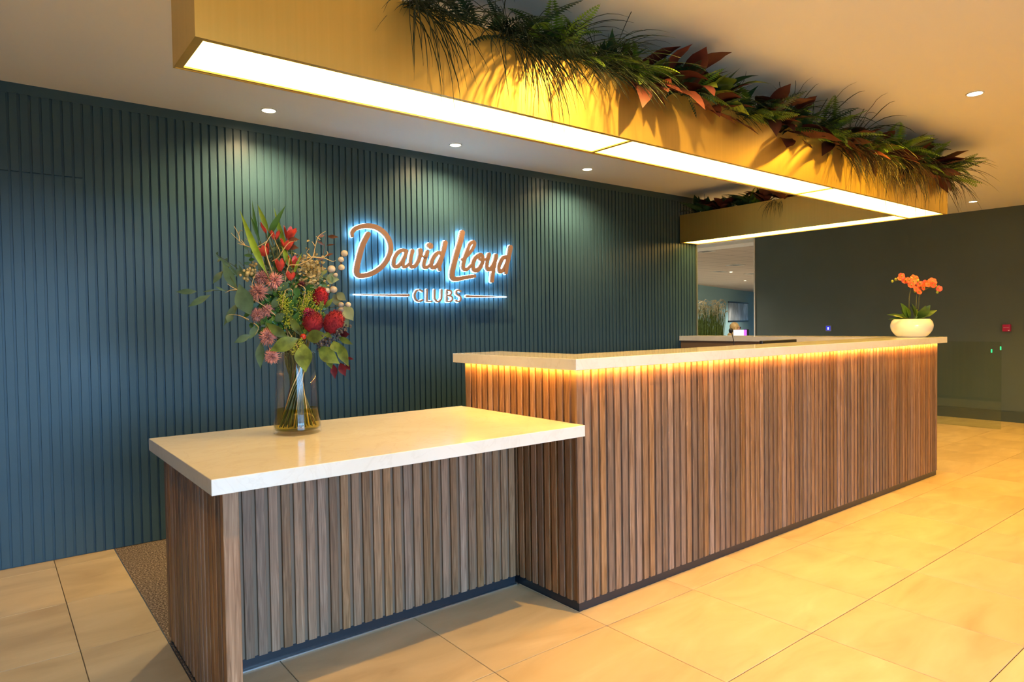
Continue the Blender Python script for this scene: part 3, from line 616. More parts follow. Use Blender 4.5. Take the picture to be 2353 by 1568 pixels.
for i, (x, y, R, Lh, (dx, dz), n, lb) in enumerate(corals):
    h = Q(x, y, n); t, _ = stemmed('coral_flower', h, lb, 'flower'); d = (RT*dx+Vector((0, 0, dz))+VIEW*.25).normalized(); part('petals', cup(h-d*Lh*.3, d, R*1.05, Lh*1.15, 6, 0 if i == 0 else .35, i), G_CORAL, t)
def leaf_between(a, b, wd, bend=.4, fold=.25, n=8, peak=.45, face=VIEW, tip=1.0):
    a, b = Vector(a), Vector(b); d = b-a; Ln = d.length; bm = leaf_bm(Ln*1.04, wd, bend, fold, n, peak, 0, tip); ang = math.atan2(sum(math.sin(-bend*i/n) for i in range(n)), sum(math.cos(-bend*i/n) for i in range(n)))
    R = frame_x(d, face) @ Matrix.Rotation(ang, 3, 'Y')
    bmesh.ops.transform(bm, matrix=Matrix.Translation(a) @ R.to_4x4(), verts=bm.verts[:]); return bm
k_ = 1/2.614/534.6
straps = [((605, 490), (450, 118), 36, .10, 'wide bright green strap leaf standing tallest out of the bouquet', G_STRAP), ((560, 300), (522, 60), 20, .0, 'dark green upright strap leaf with a thin tip', G_STRAPD), ((620, 240), (555, 80), 26, .02, 'light green strap leaf rising beside the tall coral bud', G_STRAP), ((570, 300), (510, 140), 18, .01, 'short dark green strap leaf low behind the gold twigs', G_STRAPD), ((615, 280), (722, 88), 34, .03, 'mid green strap leaf crossing over towards the sign', G_STRAPD), ((735, 390), (655, 105), 30, .0, 'broad green strap leaf behind the open coral bloom', G_STRAP), ((765, 470), (700, 330), 34, .04, 'short broad green strap leaf in the middle of the red blooms', G_STRAP), ((770, 500), (820, 370), 16, .06, 'narrow lime strap leaf across an orange red bloom', G_STRAP), ((700, 560), (640, 330), 38, -.02, 'long deep green strap leaf behind the pink flowers', G_STRAPD)]
for a, b, w, n, lb, mt in straps:
    t, _ = stemmed('strap_leaf', Q(*a, n), lb, 'leaf', .003); part('blade', leaf_between(Q(*a, n), Q(*b, n+.01), w*k_*1.15, .25, .35, 10, .35), mt, t)
def branch(name, pts, label, twigmat, rad=.0022, cat='branch'):
    h = pts[0]; t, sp = stemmed(name, h, label, cat, rad, twigmat); part('twig', tube(bmesh.new(), crom(pts, 4), [rad*.8, rad*.35], 5), twigmat, t); return t
# eucalyptus and other leafy branches
def leafy(name, pts, leaves, label, mt, tw=G_STEM, bend=.4, n0=.04, fold=.2, tip=1.0):
    t = branch(name, [Q(*p) for p in pts], label, tw)
    for a, b, w, n in leaves: part('leaf', leaf_between(Q(a[0], a[1], n), Q(b[0], b[1], n+.01), w*k_, bend, fold, 8, .45, VIEW, tip), mt, t)
    return t
leafy('eucalyptus_branch', [(480, 600, .05), (360, 595, .06), (230, 600, .07)], [((190, 602), (65, 604), 34, .07), ((272, 622), (138, 694), 40, .07), ((300, 590), (225, 605), 12, .07), ((360, 600), (300, 570), 14, .06)], 'long-leaved eucalyptus branch reaching furthest out over the low desk', G_EUC)
leafy('eucalyptus_branch', [(460, 640, .06), (420, 560, .07), (360, 470, .05)], [((430, 590), (345, 425), 60, .05), ((345, 480), (285, 555), 38, .03), ((510, 740), (445, 560), 110, .10), ((420, 470), (300, 380), 16, .04), ((440, 520), (380, 430), 18, .03), ((470, 500), (440, 440), 18, .02)], 'broad-leaved eucalyptus branch with one wide curved leaf beside the pink flowers', G_EUC)
leafy('eucalyptus_branch', [(540, 800, .05), (500, 780, .07), (440, 740, .08)], [((440, 670), (352, 805), 44, .06), ((400, 735), (375, 790), 46, .09), ((515, 862), (415, 910), 42, .08), ((560, 800), (505, 890), 46, .05), ((575, 905), (572, 1062), 56, .06), ((540, 680), (470, 600), 70, .0)], 'drooping eucalyptus branch hanging down beside the vase', G_EUC)
leafy('olive_branch', [(500, 520, .0), (430, 460, .0), (310, 380, .0)], [((310+i*28, 384+i*18), (300+i*28+(-1)**i*16, 384+i*18-22*(-1)**i), 16, .0) for i in range(7)], 'thin olive twig with tiny leaves behind the eucalyptus', G_EUC)
leafy('olive_branch', [(540, 520, -.02), (520, 430, -.02), (490, 330, -.02)], [((500+(i % 3)*14, 340+i*24), (470+(i % 2)*70, 335+i*24), 22, -.02) for i in range(8)], 'small-leaved olive twig behind the strap leaf', G_STRAPD)
# magnolia foliage round the vase rim
leafy('magnolia_branch', [(760, 930, .07), (740, 900, .08)], [((800, 885), (630, 958), 84, .12), ((735, 880), (605, 790), 58, .10), ((845, 880), (972, 860), 78, .13), ((830, 915), (842, 1085), 104, .14), ((820, 870), (745, 740), 46, .10)], 'spray of broad olive magnolia leaves over the front rim of the vase', G_MAG, bend=.5)
leafy('magnolia_branch', [(930, 930, .08), (960, 935, .09)], [((920, 935), (1045, 1035), 90, .10), ((1040, 910), (1100, 1050), 62, .09), ((1010, 900), (1035, 970), 60, .11), ((1040, 875), (1126, 920), 36, .08), ((980, 1000), (1000, 1065), 40, .08), ((960, 850), (1000, 880), 30, .11), ((930, 730), (950, 640), 26, .06), ((960, 700), (1010, 640), 28, .05)], 'spray of yellow edged magnolia leaves drooping on the sign side of the vase', G_MAG, bend=.5)
leafy('burgundy_spray', [(960, 960, .05), (1010, 1020, .06), (1080, 1040, .07)], [((1010, 1040), (1020, 1125), 42, .06), ((1050, 1030), (1082, 1110), 48, .07), ((1085, 1040), (1110, 1075), 30, .07), ((1090, 1000), (1130, 1008), 18, .06), ((1050, 860), (1105, 858), 48, .06), ((950, 1000), (975, 1030), 26, .05)], 'dark burgundy leaf spray hanging lowest on the sign side', G_BURG, G_TWIG)
leafy('brown_leaf_branch', [(920, 560, -.02), (945, 400, -.02), (965, 255, -.02)], [((975, 270), (1040, 275), 24, -.02), ((955, 265), (912, 270), 20, -.02), ((955, 325), (910, 295), 16, -.02), ((965, 325), (1020, 318), 10, -.02), ((960, 385), (1010, 375), 16, -.02), ((955, 405), (905, 400), 16, -.02), ((735, 285), (805, 290), 26, .02), ((735, 330), (800, 340), 36, .02)], 'copper brown leafed twig standing above the seed pods', G_BROWNL, G_TWIG)
leafy('round_leaf_branch', [(980, 700, .02), (1050, 690, .03), (1100, 700, .03)], [((1075, 690), (1128, 775), 76, .04), ((1060, 760), (1100, 815), 62, .03), ((1030, 610), (1085, 655), 50, .02), ((1000, 660), (1060, 640), 70, .0), ((965, 520), (1042, 530), 66, .03)], 'pale round-leaved branch at the sign side of the bouquet', G_PALE, bend=.3)
leafy('eucalyptus_branch', [(560, 560, .02), (500, 480, .02), (440, 420, .01)], [((520, 520), (450, 470), 44, .03), ((480, 470), (400, 500), 40, .02), ((500, 640), (440, 640), 44, .05), ((560, 680), (480, 700), 40, .05), ((600, 640), (520, 560), 46, .03), ((600, 760), (520, 740), 44, .05), ((640, 620), (610, 560), 44, .06), ((690, 600), (740, 540), 44, .07), ((640, 700), (690, 640), 46, .07), ((660, 780), (720, 730), 50, .08), ((620, 800), (560, 790), 40, .06)], 'bushy eucalyptus branch filling in behind the pink flowers', G_EUC)
leafy('eucalyptus_branch', [(800, 760, .02), (830, 660, .02), (880, 560, .01)], [((800, 640), (780, 560), 40, .06), ((840, 600), (900, 560), 40, .04), ((880, 700), (940, 680), 40, .05), ((780, 700), (740, 640), 40, .07), ((760, 600), (800, 540), 40, .05), ((780, 800), (800, 720), 44, .08), ((940, 620), (1000, 600), 40, .0), ((900, 560), (960, 520), 40, -.01)], 'bushy eucalyptus branch filling in below the dried golden leaves', G_STRAPD)
# seed pods
t = branch('seed_pod_branch', [Q(960, 640, .02), Q(1000, 560, .03), Q(1050, 440, .03), Q(1072, 385, .03)], 'branch of silvery round seed pods', G_TWIG)
for x, y, R in ((1075, 373, 21), (1055, 409, 18), (1058, 457, 19), (998, 467, 24), (1022, 502, 14), (970, 596, 21), (1010, 590, 22), (1055, 682, 18), (1098, 681, 17), (1058, 712, 20)):
    bm = bmesh.new(); sphere(bm, Q(x, y, .04), R*k_, 14, 10, (1, 1, .92)); part('pod', bm, G_POD, t)
# gold twigs
def twiggy(paths, label, mt=G_GOLD, rad=.0030, name='gold_twig'):
    t = branch(name, [Q(*p) for p in paths[0]], label, mt, rad)
    for p in paths[1:]: part('twig', tube(bmesh.new(), crom([Q(*v) for v in p], 5), [rad*.75, rad*.3], 5), mt, t)
twiggy([[(600, 470, .06), (560, 360, .07), (480, 325, .08), (430, 285, .08), (395, 250, .08)], [(445, 300, .08), (440, 260, .08), (412, 208, .08)], [(438, 262, .08), (450, 235, .08), (465, 240, .08)], [(480, 325, .08), (432, 312, .08)], [(480, 327, .08), (470, 310, .08), (455, 290, .08)], [(560, 360, .07), (520, 300, .08), (480, 285, .07)]], 'bare gold twig reaching out highest on the eucalyptus side')
twiggy([[(640, 480, .07), (600, 350, .09), (610, 300, .09), (645, 250, .09)], [(610, 300, .09), (560, 330, .09), (525, 335, .09)], [(640, 420, .08), (690, 380, .09), (660, 300, .09), (650, 270, .09)], [(690, 380, .09), (740, 310, .09), (790, 298, .09)]], 'curly gold twig winding between the coral blooms')
twiggy([[(720, 540, .06), (740, 450, .08), (800, 440, .08), (880, 400, .07), (900, 330, .07), (920, 270, .07), (962, 240, .07)], [(880, 400, .07), (850, 370, .07), (862, 345, .07)], [(900, 330, .07), (880, 300, .07)], [(880, 395, .07), (950, 400, .07), (1000, 420, .07), (1025, 415, .07)], [(740, 450, .08), (745, 400, .08)], [(930, 290, .07), (905, 270, .07)], [(950, 400, .07), (975, 375, .07), (970, 360, .07)]], 'long forked gold twig reaching up over the dried leaves')
twiggy([[(520, 640, .09), (450, 600, .10), (400, 575, .10), (372, 555, .10)], [(430, 590, .10), (390, 595, .10), (360, 610, .1)], [(500, 770, .10), (440, 745, .10), (380, 740, .10)], [(530, 790, .1), (560, 820, .1), (540, 860, .1)]], 'short gold twig low among the eucalyptus leaves')
twiggy([[(700, 700, .09), (720, 600, .11), (760, 590, .12), (765, 630, .12)], [(560, 660, .09), (520, 570, .1), (540, 500, .1)], [(820, 700, .1), (840, 590, .11), (800, 560, .11)]], 'thin looping gold twig in the middle of the bouquet', rad=.002)
# dried leaf cluster, lime sprays, berries, little buds
def cluster(name, pts, label, mt, c, rad, num, size, sd, shape='leaf', flat=.8, pname='leaf'):
    t = branch(name, [Q(*p) for p in pts], label, G_STEM); q = random.Random(sd); bm = bmesh.new()
    for cx, cy, n in c:
        for _ in range(num):
            x, y = q.gauss(cx, rad*.5), q.gauss(cy, rad*.62); p = Q(x, y, n+q.gauss(0, .022))
            if shape == 'leaf':
                d = Vector((q.gauss(0, 1), q.gauss(0, 1), q.gauss(.4, 1))).normalized(); lb = leaf_bm(size*q.uniform(.6, 1.2), size*.5, .8, .3, 3, .45); bmesh.ops.transform(lb, matrix=Matrix.Translation(p) @ frame_x(d, VIEW).to_4x4(), verts=lb.verts[:]); tmp = bpy.data.meshes.new('x'); lb.to_mesh(tmp); lb.free(); bm.from_mesh(tmp); bpy.data.meshes.remove(tmp)
            elif size > .004: sphere(bm, p, size*q.uniform(.7, 1.2), 8, 6)
            else:
                R = size*q.uniform(.7, 1.2); o6 = [bm.verts.new(p+Vector(v)*R) for v in ((1, 0, 0), (0, 1, 0), (-1, 0, 0), (0, -1, 0), (0, 0, 1), (0, 0, -1))]
                for a in range(4): bm.faces.new((o6[a], o6[(a+1) % 4], o6[4])); bm.faces.new((o6[(a+1) % 4], o6[a], o6[5]))
    o = part(pname, bm, mt, t, kind='stuff'); return t
cluster('dried_leaf_spray', [(840, 620, .02), (850, 520, .03), (860, 440, .03)], 'dense spray of small dried golden leaves', G_DRY, [(870, 450, .05), (840, 500, .05), (900, 500, .03), (850, 420, .03), (870, 560, .03)], 62, 70, .020, 1)
cluster('lime_flower_spray', [(740, 860, .06), (720, 760, .08), (712, 640, .08)], 'fluffy lime flower spray below the tall pink flowers', G_LIME, [(705, 640, .08), (715, 680, .09), (735, 720, .09), (745, 790, .08)], 40, 150, .0024, 2, 'ball', pname='florets')
cluster('lime_flower_spray', [(800, 860, .06), (830, 760, .08), (855, 640, .08)], 'fluffy lime flower spray beside the upper crimson flower', G_LIME, [(858, 640, .08), (840, 670, .09), (820, 710, .09), (905, 700, .08)], 38, 130, .0024, 3, 'ball', pname='florets')
cluster('lime_flower_spray', [(780, 900, .10), (800, 915, .12)], 'tiny lime flower sprig resting against the vase rim', G_LIME, [(808, 915, .13), (775, 950, .12)], 22, 50, .0032, 4, 'ball', pname='florets')
cluster('berry_spray', [(900, 900, .08), (940, 905, .1), (1040, 840, .08)], 'spray of small dark berries under the crimson flowers', G_BERRY, [(935, 908, .11), (985, 890, .10), (1040, 845, .08), (1050, 820, .07)], 34, 26, .0062, 5, 'ball', pname='berries')
cluster('yellow_bud_spray', [(560, 640, .04), (530, 520, .05), (515, 450, .05)], 'spray of pale yellow round buds behind the top pink flower', G_DRY, [(520, 455, .05), (505, 490, .06), (480, 520, .06)], 26, 10, .0072, 6, 'ball', pname='buds')
cluster('leafy_filler', [(680, 900, .0), (690, 760, .0), (690, 600, .0)], 'dark green filler foliage deep in the bouquet', G_STRAPD, [(640, 640, .02), (700, 620, .01), (760, 600, .02), (660, 740, .03), (720, 780, .03), (790, 700, .03), (620, 820, .04), (700, 850, .04), (780, 820, .04), (840, 560, .0), (900, 700, .02), (880, 600, .0), (600, 680, .03), (760, 700, .04)], 60, 46, .042, 7)
cluster('leafy_filler', [(600, 900, .0), (620, 700, .0), (640, 480, .0)], 'grey green filler leaves behind the coral blooms', G_EUC, [(640, 400, -.01), (680, 350, -.02), (720, 420, -.01), (600, 470, .0), (770, 540, .02), (720, 560, .04), (930, 560, .0)], 52, 40, .036, 8)
hp = Q(828, 873, .14); t, _ = stemmed('red_berry', hp, 'single shiny red berry in the middle of the olive leaves', 'berry', .002); bm = bmesh.new(); sphere(bm, hp, .0125, 16, 12); part('berry', bm, mat('shiny red skin', (.38, .025, .01), .2), t)
for (x, y), lb in (((862, 735), 'purple crimson frilled flower against the crimson bottlebrush'), ((818, 560), 'tiny dark red flower below the dried leaves'), ((690, 750), 'dark maroon flower half hidden under the lime spray')):
    h = Q(x, y, .12 if x > 850 else .07); t, _ = stemmed('maroon_flower', h, lb, 'flower', .002); part('petals', spiky(h, (VIEW*.8+Vector((0, 0, .6))).normalized(), .030 if x > 850 else .019, 70, x, (.7, 1), .0035), G_BURG if x < 850 else leafmat('magenta petals', (.22, .008, .04)), t)

# ------------------------------------------------------------------ orchid bowl
oc = Vector((4.005, .135, H1))
bowl = thing('orchid_bowl', oc, 'round white glazed bowl at the far corner of the tall worktop', 'bowl')
M_GLAZE = mat('white glaze', (.82, .78, .70), .12, coat=.5)
part('body', lathe(bmesh.new(), [(0, 0)]+[(v.x, v.y) for v in crom([(.096, 0, 0), (.116, .012, 0), (.146, .050, 0), (.158, .092, 0), (.151, .126, 0), (.137, .147, 0), (.128, .152, 0), (.122, .146, 0), (.131, .120, 0)], 5)]+[(0, .120)], oc, 64), M_GLAZE, bowl)
part('moss', lathe(bmesh.new(), [(.131, .1205), (.10, .136), (0, .142)], oc, 24), M_SOIL, bowl)
OD = (oc-CAM).dot(FW)
def QO(x, y, n=0): return at(2020+x/8.711, 610+y/8.711, OD-n)
ok = OD/F_/8.711
for gi, (sx, tip, lab, leaves, blooms, buds) in enumerate([
 (600, [(600, 1040), (600, 800), (610, 600), (640, 440), (560, 330), (430, 300), (240, 320)], 'orange orchid with a spray arching towards the flower vase side', [((560, 1050), (160, 990), 60), ((540, 1040), (190, 1085), 40), ((520, 1040), (430, 760), 110), ((560, 1050), (440, 900), 100), ((580, 1040), (400, 985), 70), ((620, 1050), (540, 830), 70)], [(450, 210, 55), (420, 270, 50), (520, 300, 62), (590, 300, 58), (640, 390, 60)], [(265, 320), (330, 280)]),
 (790, [(780, 1040), (790, 830), (800, 650), (860, 540), (960, 470), (1070, 450), (1180, 545)], 'orange orchid with a spray arching towards the plain dark wall', [((820, 1050), (1150, 905), 80), ((800, 1040), (930, 810), 110), ((840, 1030), (1020, 800), 120), ((770, 1050), (700, 900), 70)], [(1065, 330, 75), (930, 360, 65), (1080, 390, 55), (1200, 465, 55), (880, 440, 55), (980, 390, 45)], [(1040, 400), (1140, 420), (1165, 540)]),
 (740, [(730, 1040), (740, 830), (750, 600), (760, 480), (740, 380), (700, 280)], 'orange orchid with its blooms clustered over the middle of the bowl', [((700, 1050), (620, 820), 80), ((740, 1050), (650, 770), 80), ((720, 1060), (760, 880), 80)], [(710, 275, 85), (680, 330, 60), (760, 450, 62), (810, 370, 58), (740, 470, 50), (800, 530, 50)], [(770, 310), (720, 520)])]):
    nn = (.03, .02, .05)[gi]; b0 = oc+Vector((0, 0, .138))+RT*((sx-660)*ok)*.6; b0.z = H1+.138
    t = thing('orchid', b0, lab, 'orchid')
    P = [b0]+[QO(x, y, nn) for x, y in tip[1:]]; part('stem', tube(bmesh.new(), crom(P, 5), [.005, .002], 6), G_STEM, t)
    q = random.Random(gi)
    for a, b, w in leaves:
        va, vb = QO(*a, nn), QO(*b, nn+q.uniform(-.05, .1)); va.z = max(va.z, H1+.139); vb.z = max(vb.z, H1+.145); part('leaf', leaf_between(b0.lerp(va, .5), vb, w*ok*1.35, .45, .3, 8, .55, (VIEW+Vector((0, 0, .6))).normalized(), .7), G_ORCL, t)
    for x, y, R in blooms:
        c = QO(x, y, nn+q.uniform(-.03, .06)); d = (VIEW+Vector((q.uniform(-.5, .5), q.uniform(-.5, .5), q.uniform(-.1, .4)))).normalized(); bm = bmesh.new(); F = frame_x(d)
        for i in range(5):
            a = 2*math.pi*i/5+q.uniform(-.15, .15)+.3; lf = leaf_bm(R*ok*1.2, R*ok*(1.5 if i % 2 else 1.05), -.5, .25, 7, .55, 0, 2.2, .3); R3 = F @ Matrix.Rotation(a, 3, 'X') @ Matrix.Rotation(math.radians(-70), 3, 'Y'); bmesh.ops.transform(lf, matrix=Matrix.Translation(c) @ R3.to_4x4(), verts=lf.verts[:]); tmp = bpy.data.meshes.new('x'); lf.to_mesh(tmp); lf.free(); bm.from_mesh(tmp); bpy.data.meshes.remove(tmp)
        fb_ = part('bloom', bm, G_ORCH, t); bm = bmesh.new(); sphere(bm, c+d*.006, R*ok*.24, 8, 6); part('lip', bm, G_LIME, fb_)
    for x, y in buds: bm = bmesh.new(); sphere(bm, QO(x, y, nn), 24*ok, 10, 8, (1, 1, 1.2)); part('bud', bm, G_LIME, t)

# ------------------------------------------------------------------ wall devices and glass gate
def wbox(px0, py0, px1, py1, d): a, b = on(px0, py0, 0, XR), on(px1, py1, 0, XR); return (XR-d, XR, min(a.y, b.y), max(a.y, b.y), min(a.z, b.z), max(a.z, b.z))
b = wbox(1898, 748, 1911, 761.5, .018); t = thing('access_reader', (XR, (b[2]+b[3])/2, b[4]), 'small square wall reader with a lit blue screen on the dark green wall', 'card reader')
part('frame', bevel(B(b), .004), mat('grey plastic', (.25, .27, .25), .4), t)
cy_, cz_ = (b[2]+b[3])/2, (b[4]+b[5])/2; hw = (b[3]-b[2])/2
part('screen', B((XR-.0195, XR-.0175, cy_-hw*.78, cy_+hw*.78, cz_-hw*.78, cz_+hw*.78)), mat('lit blue screen', (.01, .01, .12), .2, emit=(.05, .05, .75), es=.5), t)
ic = bmesh.new(); lathe(ic, [(0, 0), (hw*.30, 0), (hw*.30, .001), (0, .001)], (XR-.0205, cy_, cz_+hw*.10), 16, False, Matrix.Rotation(math.radians(-90), 4, 'Y')); bx(ic, XR-.0212, XR-.0196, cy_-hw*.14, cy_+hw*.14, cz_-hw*.36, cz_-hw*.1); bx(ic, XR-.0212, XR-.0196, cy_-hw*.3, cy_+hw*.3, cz_-hw*.5, cz_-hw*.36)
part('icon', ic, mat('lit pale icon', (.6, .65, 1), .4, emit=(.55, .62, 1), es=1.0), t, label='pale blue round figure icon')
b = wbox(2306, 746, 2324, 762, .05); t = thing('call_point', (XR, (b[2]+b[3])/2, b[4]), 'small crimson alarm call point box with white marks on the dark green wall', 'alarm button')
part('box', bevel(B(b), .005), mat('crimson plastic', (.42, .008, .075), .35), t); MW = mat('white print', (.85, .75, .75), .5)
part('mark', tube(bmesh.new(), [(XR-.0505, b[3]-.012-i*.0072, (b[4]+b[5])/2+.006+(.004 if i % 2 else -.003)) for i in range(9)], .0018, 4), MW, t, label='white line of print')
part('mark', B((XR-.0512, XR-.0498, b[2]+.008, b[2]+.022, b[4]+.008, b[4]+.018)), MW, t, label='small white mark')
GX = 7.2
g0, g1 = on(2301, 786, 0, GX), on(2301, 940, 0, GX)
t = thing('glass_gate', (GX, g0.y+.45, 0), 'clear glass barrier gate with green status lights in front of the dark green wall', 'gate')
part('glass', B((GX-.006, GX+.006, g0.y, g0.y+1.3, .002, g0.z)), M_GATE, t)
part('post', B((GX-.04, GX+.04, g0.y+1.3, g0.y+1.38, 0, g0.z)), M_STEEL, t)
M_GRN = mat('green status led', (.02, .5, .12), .4, emit=(.02, .8, .22), es=1.0)
for px, py in ((2278.5, 807), (2299.3, 800.5)):
    p = on(px, py, 0, GX-.008); part('status_light', B((GX-.010, GX-.006, p.y-.006, p.y+.006, p.z-.020, p.z+.020)), M_GRN, t, label='small green status light')

# ------------------------------------------------------------------ things inside the tall desk
mx = thing('monitor', (2.45, .72, .745), 'black flat monitor whose top corner just shows above the tall worktop', 'monitor')
a = on(1746, 783.5, 1, .62); mxx = a.x
scr = B((mxx, mxx+.5, .60, .625, a.z-.32, a.z)); bevel(scr, .003, 1); mx.location = (mxx+.25, .61, .745)
part('screen_case', scr, M_BLACK, mx); part('neck', B((mxx+.22, mxx+.28, .625, .65, .76, a.z-.1)), M_BLACK, mx); part('base', B((mxx+.13, mxx+.37, .53, .70, .745, .76)), M_BLACK, mx)
hd, bs = on(1679.5, 760, 0, 3.6), on(1686.5, 790, 0, 3.6)
mic = thing('desk_microphone', (3.6, bs.y, .745), 'black gooseneck desk microphone standing up past the worktop', 'microphone')
part('base', lathe(bmesh.new(), [(0, 0), (.05, 0), (.05, .02), (.03, .03), (0, .03)], (3.6, bs.y, .745), 20), M_BLACK, mic)
part('gooseneck', tube(bmesh.new(), crom([(3.6, bs.y, .77), (3.6, bs.y, bs.z-.1), bs, (bs+hd)/2+Vector((0, -.004, 0)), hd], 5), .0042, 8), M_BLACK, mic)
bm = bmesh.new(); sphere(bm, hd, .021, 14, 10, (1, 1, 1.25)); part('foam_head', bm, M_BLACK, mic)

# ------------------------------------------------------------------ far room
def on_far(px, py, off=0.0):
    d = ray(px, py); p0 = fa+fn*off; return CAM+d*((p0-CAM).dot(fn)/d.dot(fn))
pa, pb = on_far(1672.5, 693), on_far(1718.5, 740)
pc = Vector(((pa.x+pb.x)/2, (pa.y+pb.y)/2, 0)); zt, zb = pa.z, on_far(1672.5, 740).z; hwid = (Vector((pb.x, pb.y, 0))-Vector((pa.x, pa.y, 0))).length/2
t = thing('wall_poster', (pc.x, pc.y, zb), 'silvery grey abstract poster between black rails on the far teal wall', 'poster')
M_POST = noise_mat('silver abstract print', [(.3, (.22, .25, .27)), (.5, (.50, .55, .58)), (.62, (.85, .9, .95)), (.8, (.4, .45, .48))], 1.6, .35, 3, (1, 1, .7), distortion=.8)
def fslab(c, hw_, z0, z1, o0, o1):
    bm = bmesh.new(); p, q_ = c-fd*hw_, c+fd*hw_; prism(bm, [((v+fn*oo).x, (v+fn*oo).y) for v, oo in ((p, o0), (q_, o0), (q_, o1), (p, o1))], z0, z1); return bm
part('print', fslab(pc, hwid*.98, zb+.03, zt-.03, .005, .012), M_POST, t); part('rail', fslab(pc, hwid, zt-.05, zt, .0, .03), M_BLACK, t); part('rail', fslab(pc, hwid, zb, zb+.05, .0, .03), M_BLACK, t)
# tall grasses
gd = 15.5; gc = at(1630, 778, gd)
t = thing('grass_planter', (gc.x, gc.y, 0), 'trough of tall green ornamental grass with pale feathery heads', 'planter')
rx = Vector((RT.x, RT.y, 0)).normalized(); q = random.Random(3)
bm = bmesh.new(); dn = Vector((FW.x, FW.y, 0)).normalized()
prism(bm, [((gc+rx*a_+dn*c_).x, (gc+rx*a_+dn*c_).y) for a_, c_ in ((-.42, -.16), (.3, -.16), (.3, .16), (-.42, .16))], 0, .55); part('trough', bm, M_BLACK, t)
bm = bmesh.new(); hb = bmesh.new(); gtop = at(1630, 690, gd).z
for _ in range(420):
    x0 = q.uniform(-.40, .28); b0 = Vector((gc.x, gc.y, .55))+rx*x0+dn*q.uniform(-.13, .13); h = q.uniform(.65, .93)*(gtop-.55); lean = rx*(x0*.15+q.gauss(0, .05)); p2 = b0+Vector((0, 0, h))+lean
    tube(bm, [b0, b0.lerp(p2, .5)-lean*.2, p2], [.006, .005, .0015], 3)
    if q.random() < .3:
        s = q.choice((-1, 1)); tube(hb, [p2-Vector((0, 0, .1)), p2+rx*s*.02+Vector((0, 0, .06)), p2+rx*s*.07+Vector((0, 0, .11)), p2+rx*s*.14+Vector((0, 0, .08))], [.002, .008, .008, .002], 4)
part('blades', bm, leafmat('planter grass green', (.10, .15, .025)), t, kind='stuff'); part('seed_heads', hb, leafmat('pale grass heads', (.55, .50, .33)), t, kind='stuff')
# desk and screens in front of the seated person
pd = 14.6
pz = at(1698, 741, pd)                       # top of the head
ax_, ay_ = rx, dn
def PL(u, v, z): return Vector((pz.x, pz.y, 0))+ax_*u+ay_*v+Vector((0, 0, z))
def pbox(bm, u0, u1, v0, v1, z0, z1): return prism(bm, [((PL(u, v, 0)).x, (PL(u, v, 0)).y) for u, v in ((u0, v0), (u1, v0), (u1, v1), (u0, v1))], z0, z1)
HT = pz.z
M_DESK = mat('pale laminate', (.5, .45, .38), .5)
t = thing('office_desk', PL(.4, -.35, 0), 'plain pale office desk at which the person sits in the far room', 'desk'); part('top', pbox(bmesh.new(), -.7, 1.0, -.75, -.12, .70, .73), M_DESK, t)
for u in (-.66, .92):
    for v in (-.72, -.2): part('leg', pbox(bmesh.new(), u, u+.04, v, v+.04, 0, .70), M_DESK, t)
s0, s1 = at(1686, 758, pd-.55), at(1718, 773, pd-.55); ul, ur = (s0-pz).dot(ax_), (s1-pz).dot(ax_); zt = s0.z
t = thing('display_screen', PL((ul+ur)/2, -.5, .73), 'white lit display screen with a purple band, on the far desk', 'screen')
part('case', pbox(bmesh.new(), ul, ur, -.52, -.50, zt-.2, zt), M_BLACK, t); part('stand', pbox(bmesh.new(), (ul+ur)/2-.06, (ul+ur)/2+.06, -.53, -.44, .73, zt-.19), M_BLACK, t)
part('panel', pbox(bmesh.new(), ul+.006, ur-.07, -.524, -.52, zt-.194, zt-.006), mat('lit white screen', (.8, .8, .9), .3, emit=(.85, .88, 1), es=.26), t); part('panel', pbox(bmesh.new(), ur-.07, ur-.006, -.524, -.52, zt-.194, zt-.006), mat('lit purple screen', (.4, .1, .8), .3, emit=(.35, .08, .7), es=.25), t, label='purple lit band of the screen')
t = thing('monitor', PL(ur+.06, -.4, .73), 'black monitor turned side-on beside the white screen', 'monitor'); zt2 = at(1724, 757, pd-.4).z
bm = bmesh.new(); prism(bm, [((PL(u, v, 0)).x, (PL(u, v, 0)).y) for u, v in ((ur+.01, -.46), (ur+.12, -.30), (ur+.105, -.285), (ur-.005, -.44))], zt2-.22, zt2); part('screen_case', bm, M_BLACK, t); part('stand', pbox(bmesh.new(), ur+.02, ur+.08, -.40, -.34, .73, zt2-.2), M_BLACK, t)
# office chair
t = thing('office_chair', PL(-.06, .2, 0), 'dark office chair under the seated person', 'chair')
part('seat', bevel(pbox(bmesh.new(), -.30, .16, -.02, .44, .40, .46), .02), M_BLACK, t); part('backrest', bevel(pbox(bmesh.new(), -.36, -.31, .0, .42, .52, .92), .02), M_BLACK, t); part('post', tube(bmesh.new(), [PL(-.07, .21, .05), PL(-.07, .21, .40)], .025, 8), M_STEEL, t); part('back_bar', tube(bmesh.new(), [PL(-.2, .21, .41), PL(-.34, .21, .45), PL(-.345, .21, .6)], .018, 6), M_STEEL, t)
for i in range(5): part('foot', tube(bmesh.new(), [PL(-.07, .21, .07), PL(-.07+.26*math.cos(i*1.2566), .21+.26*math.sin(i*1.2566), .03)], .02, 6), M_BLACK, t)
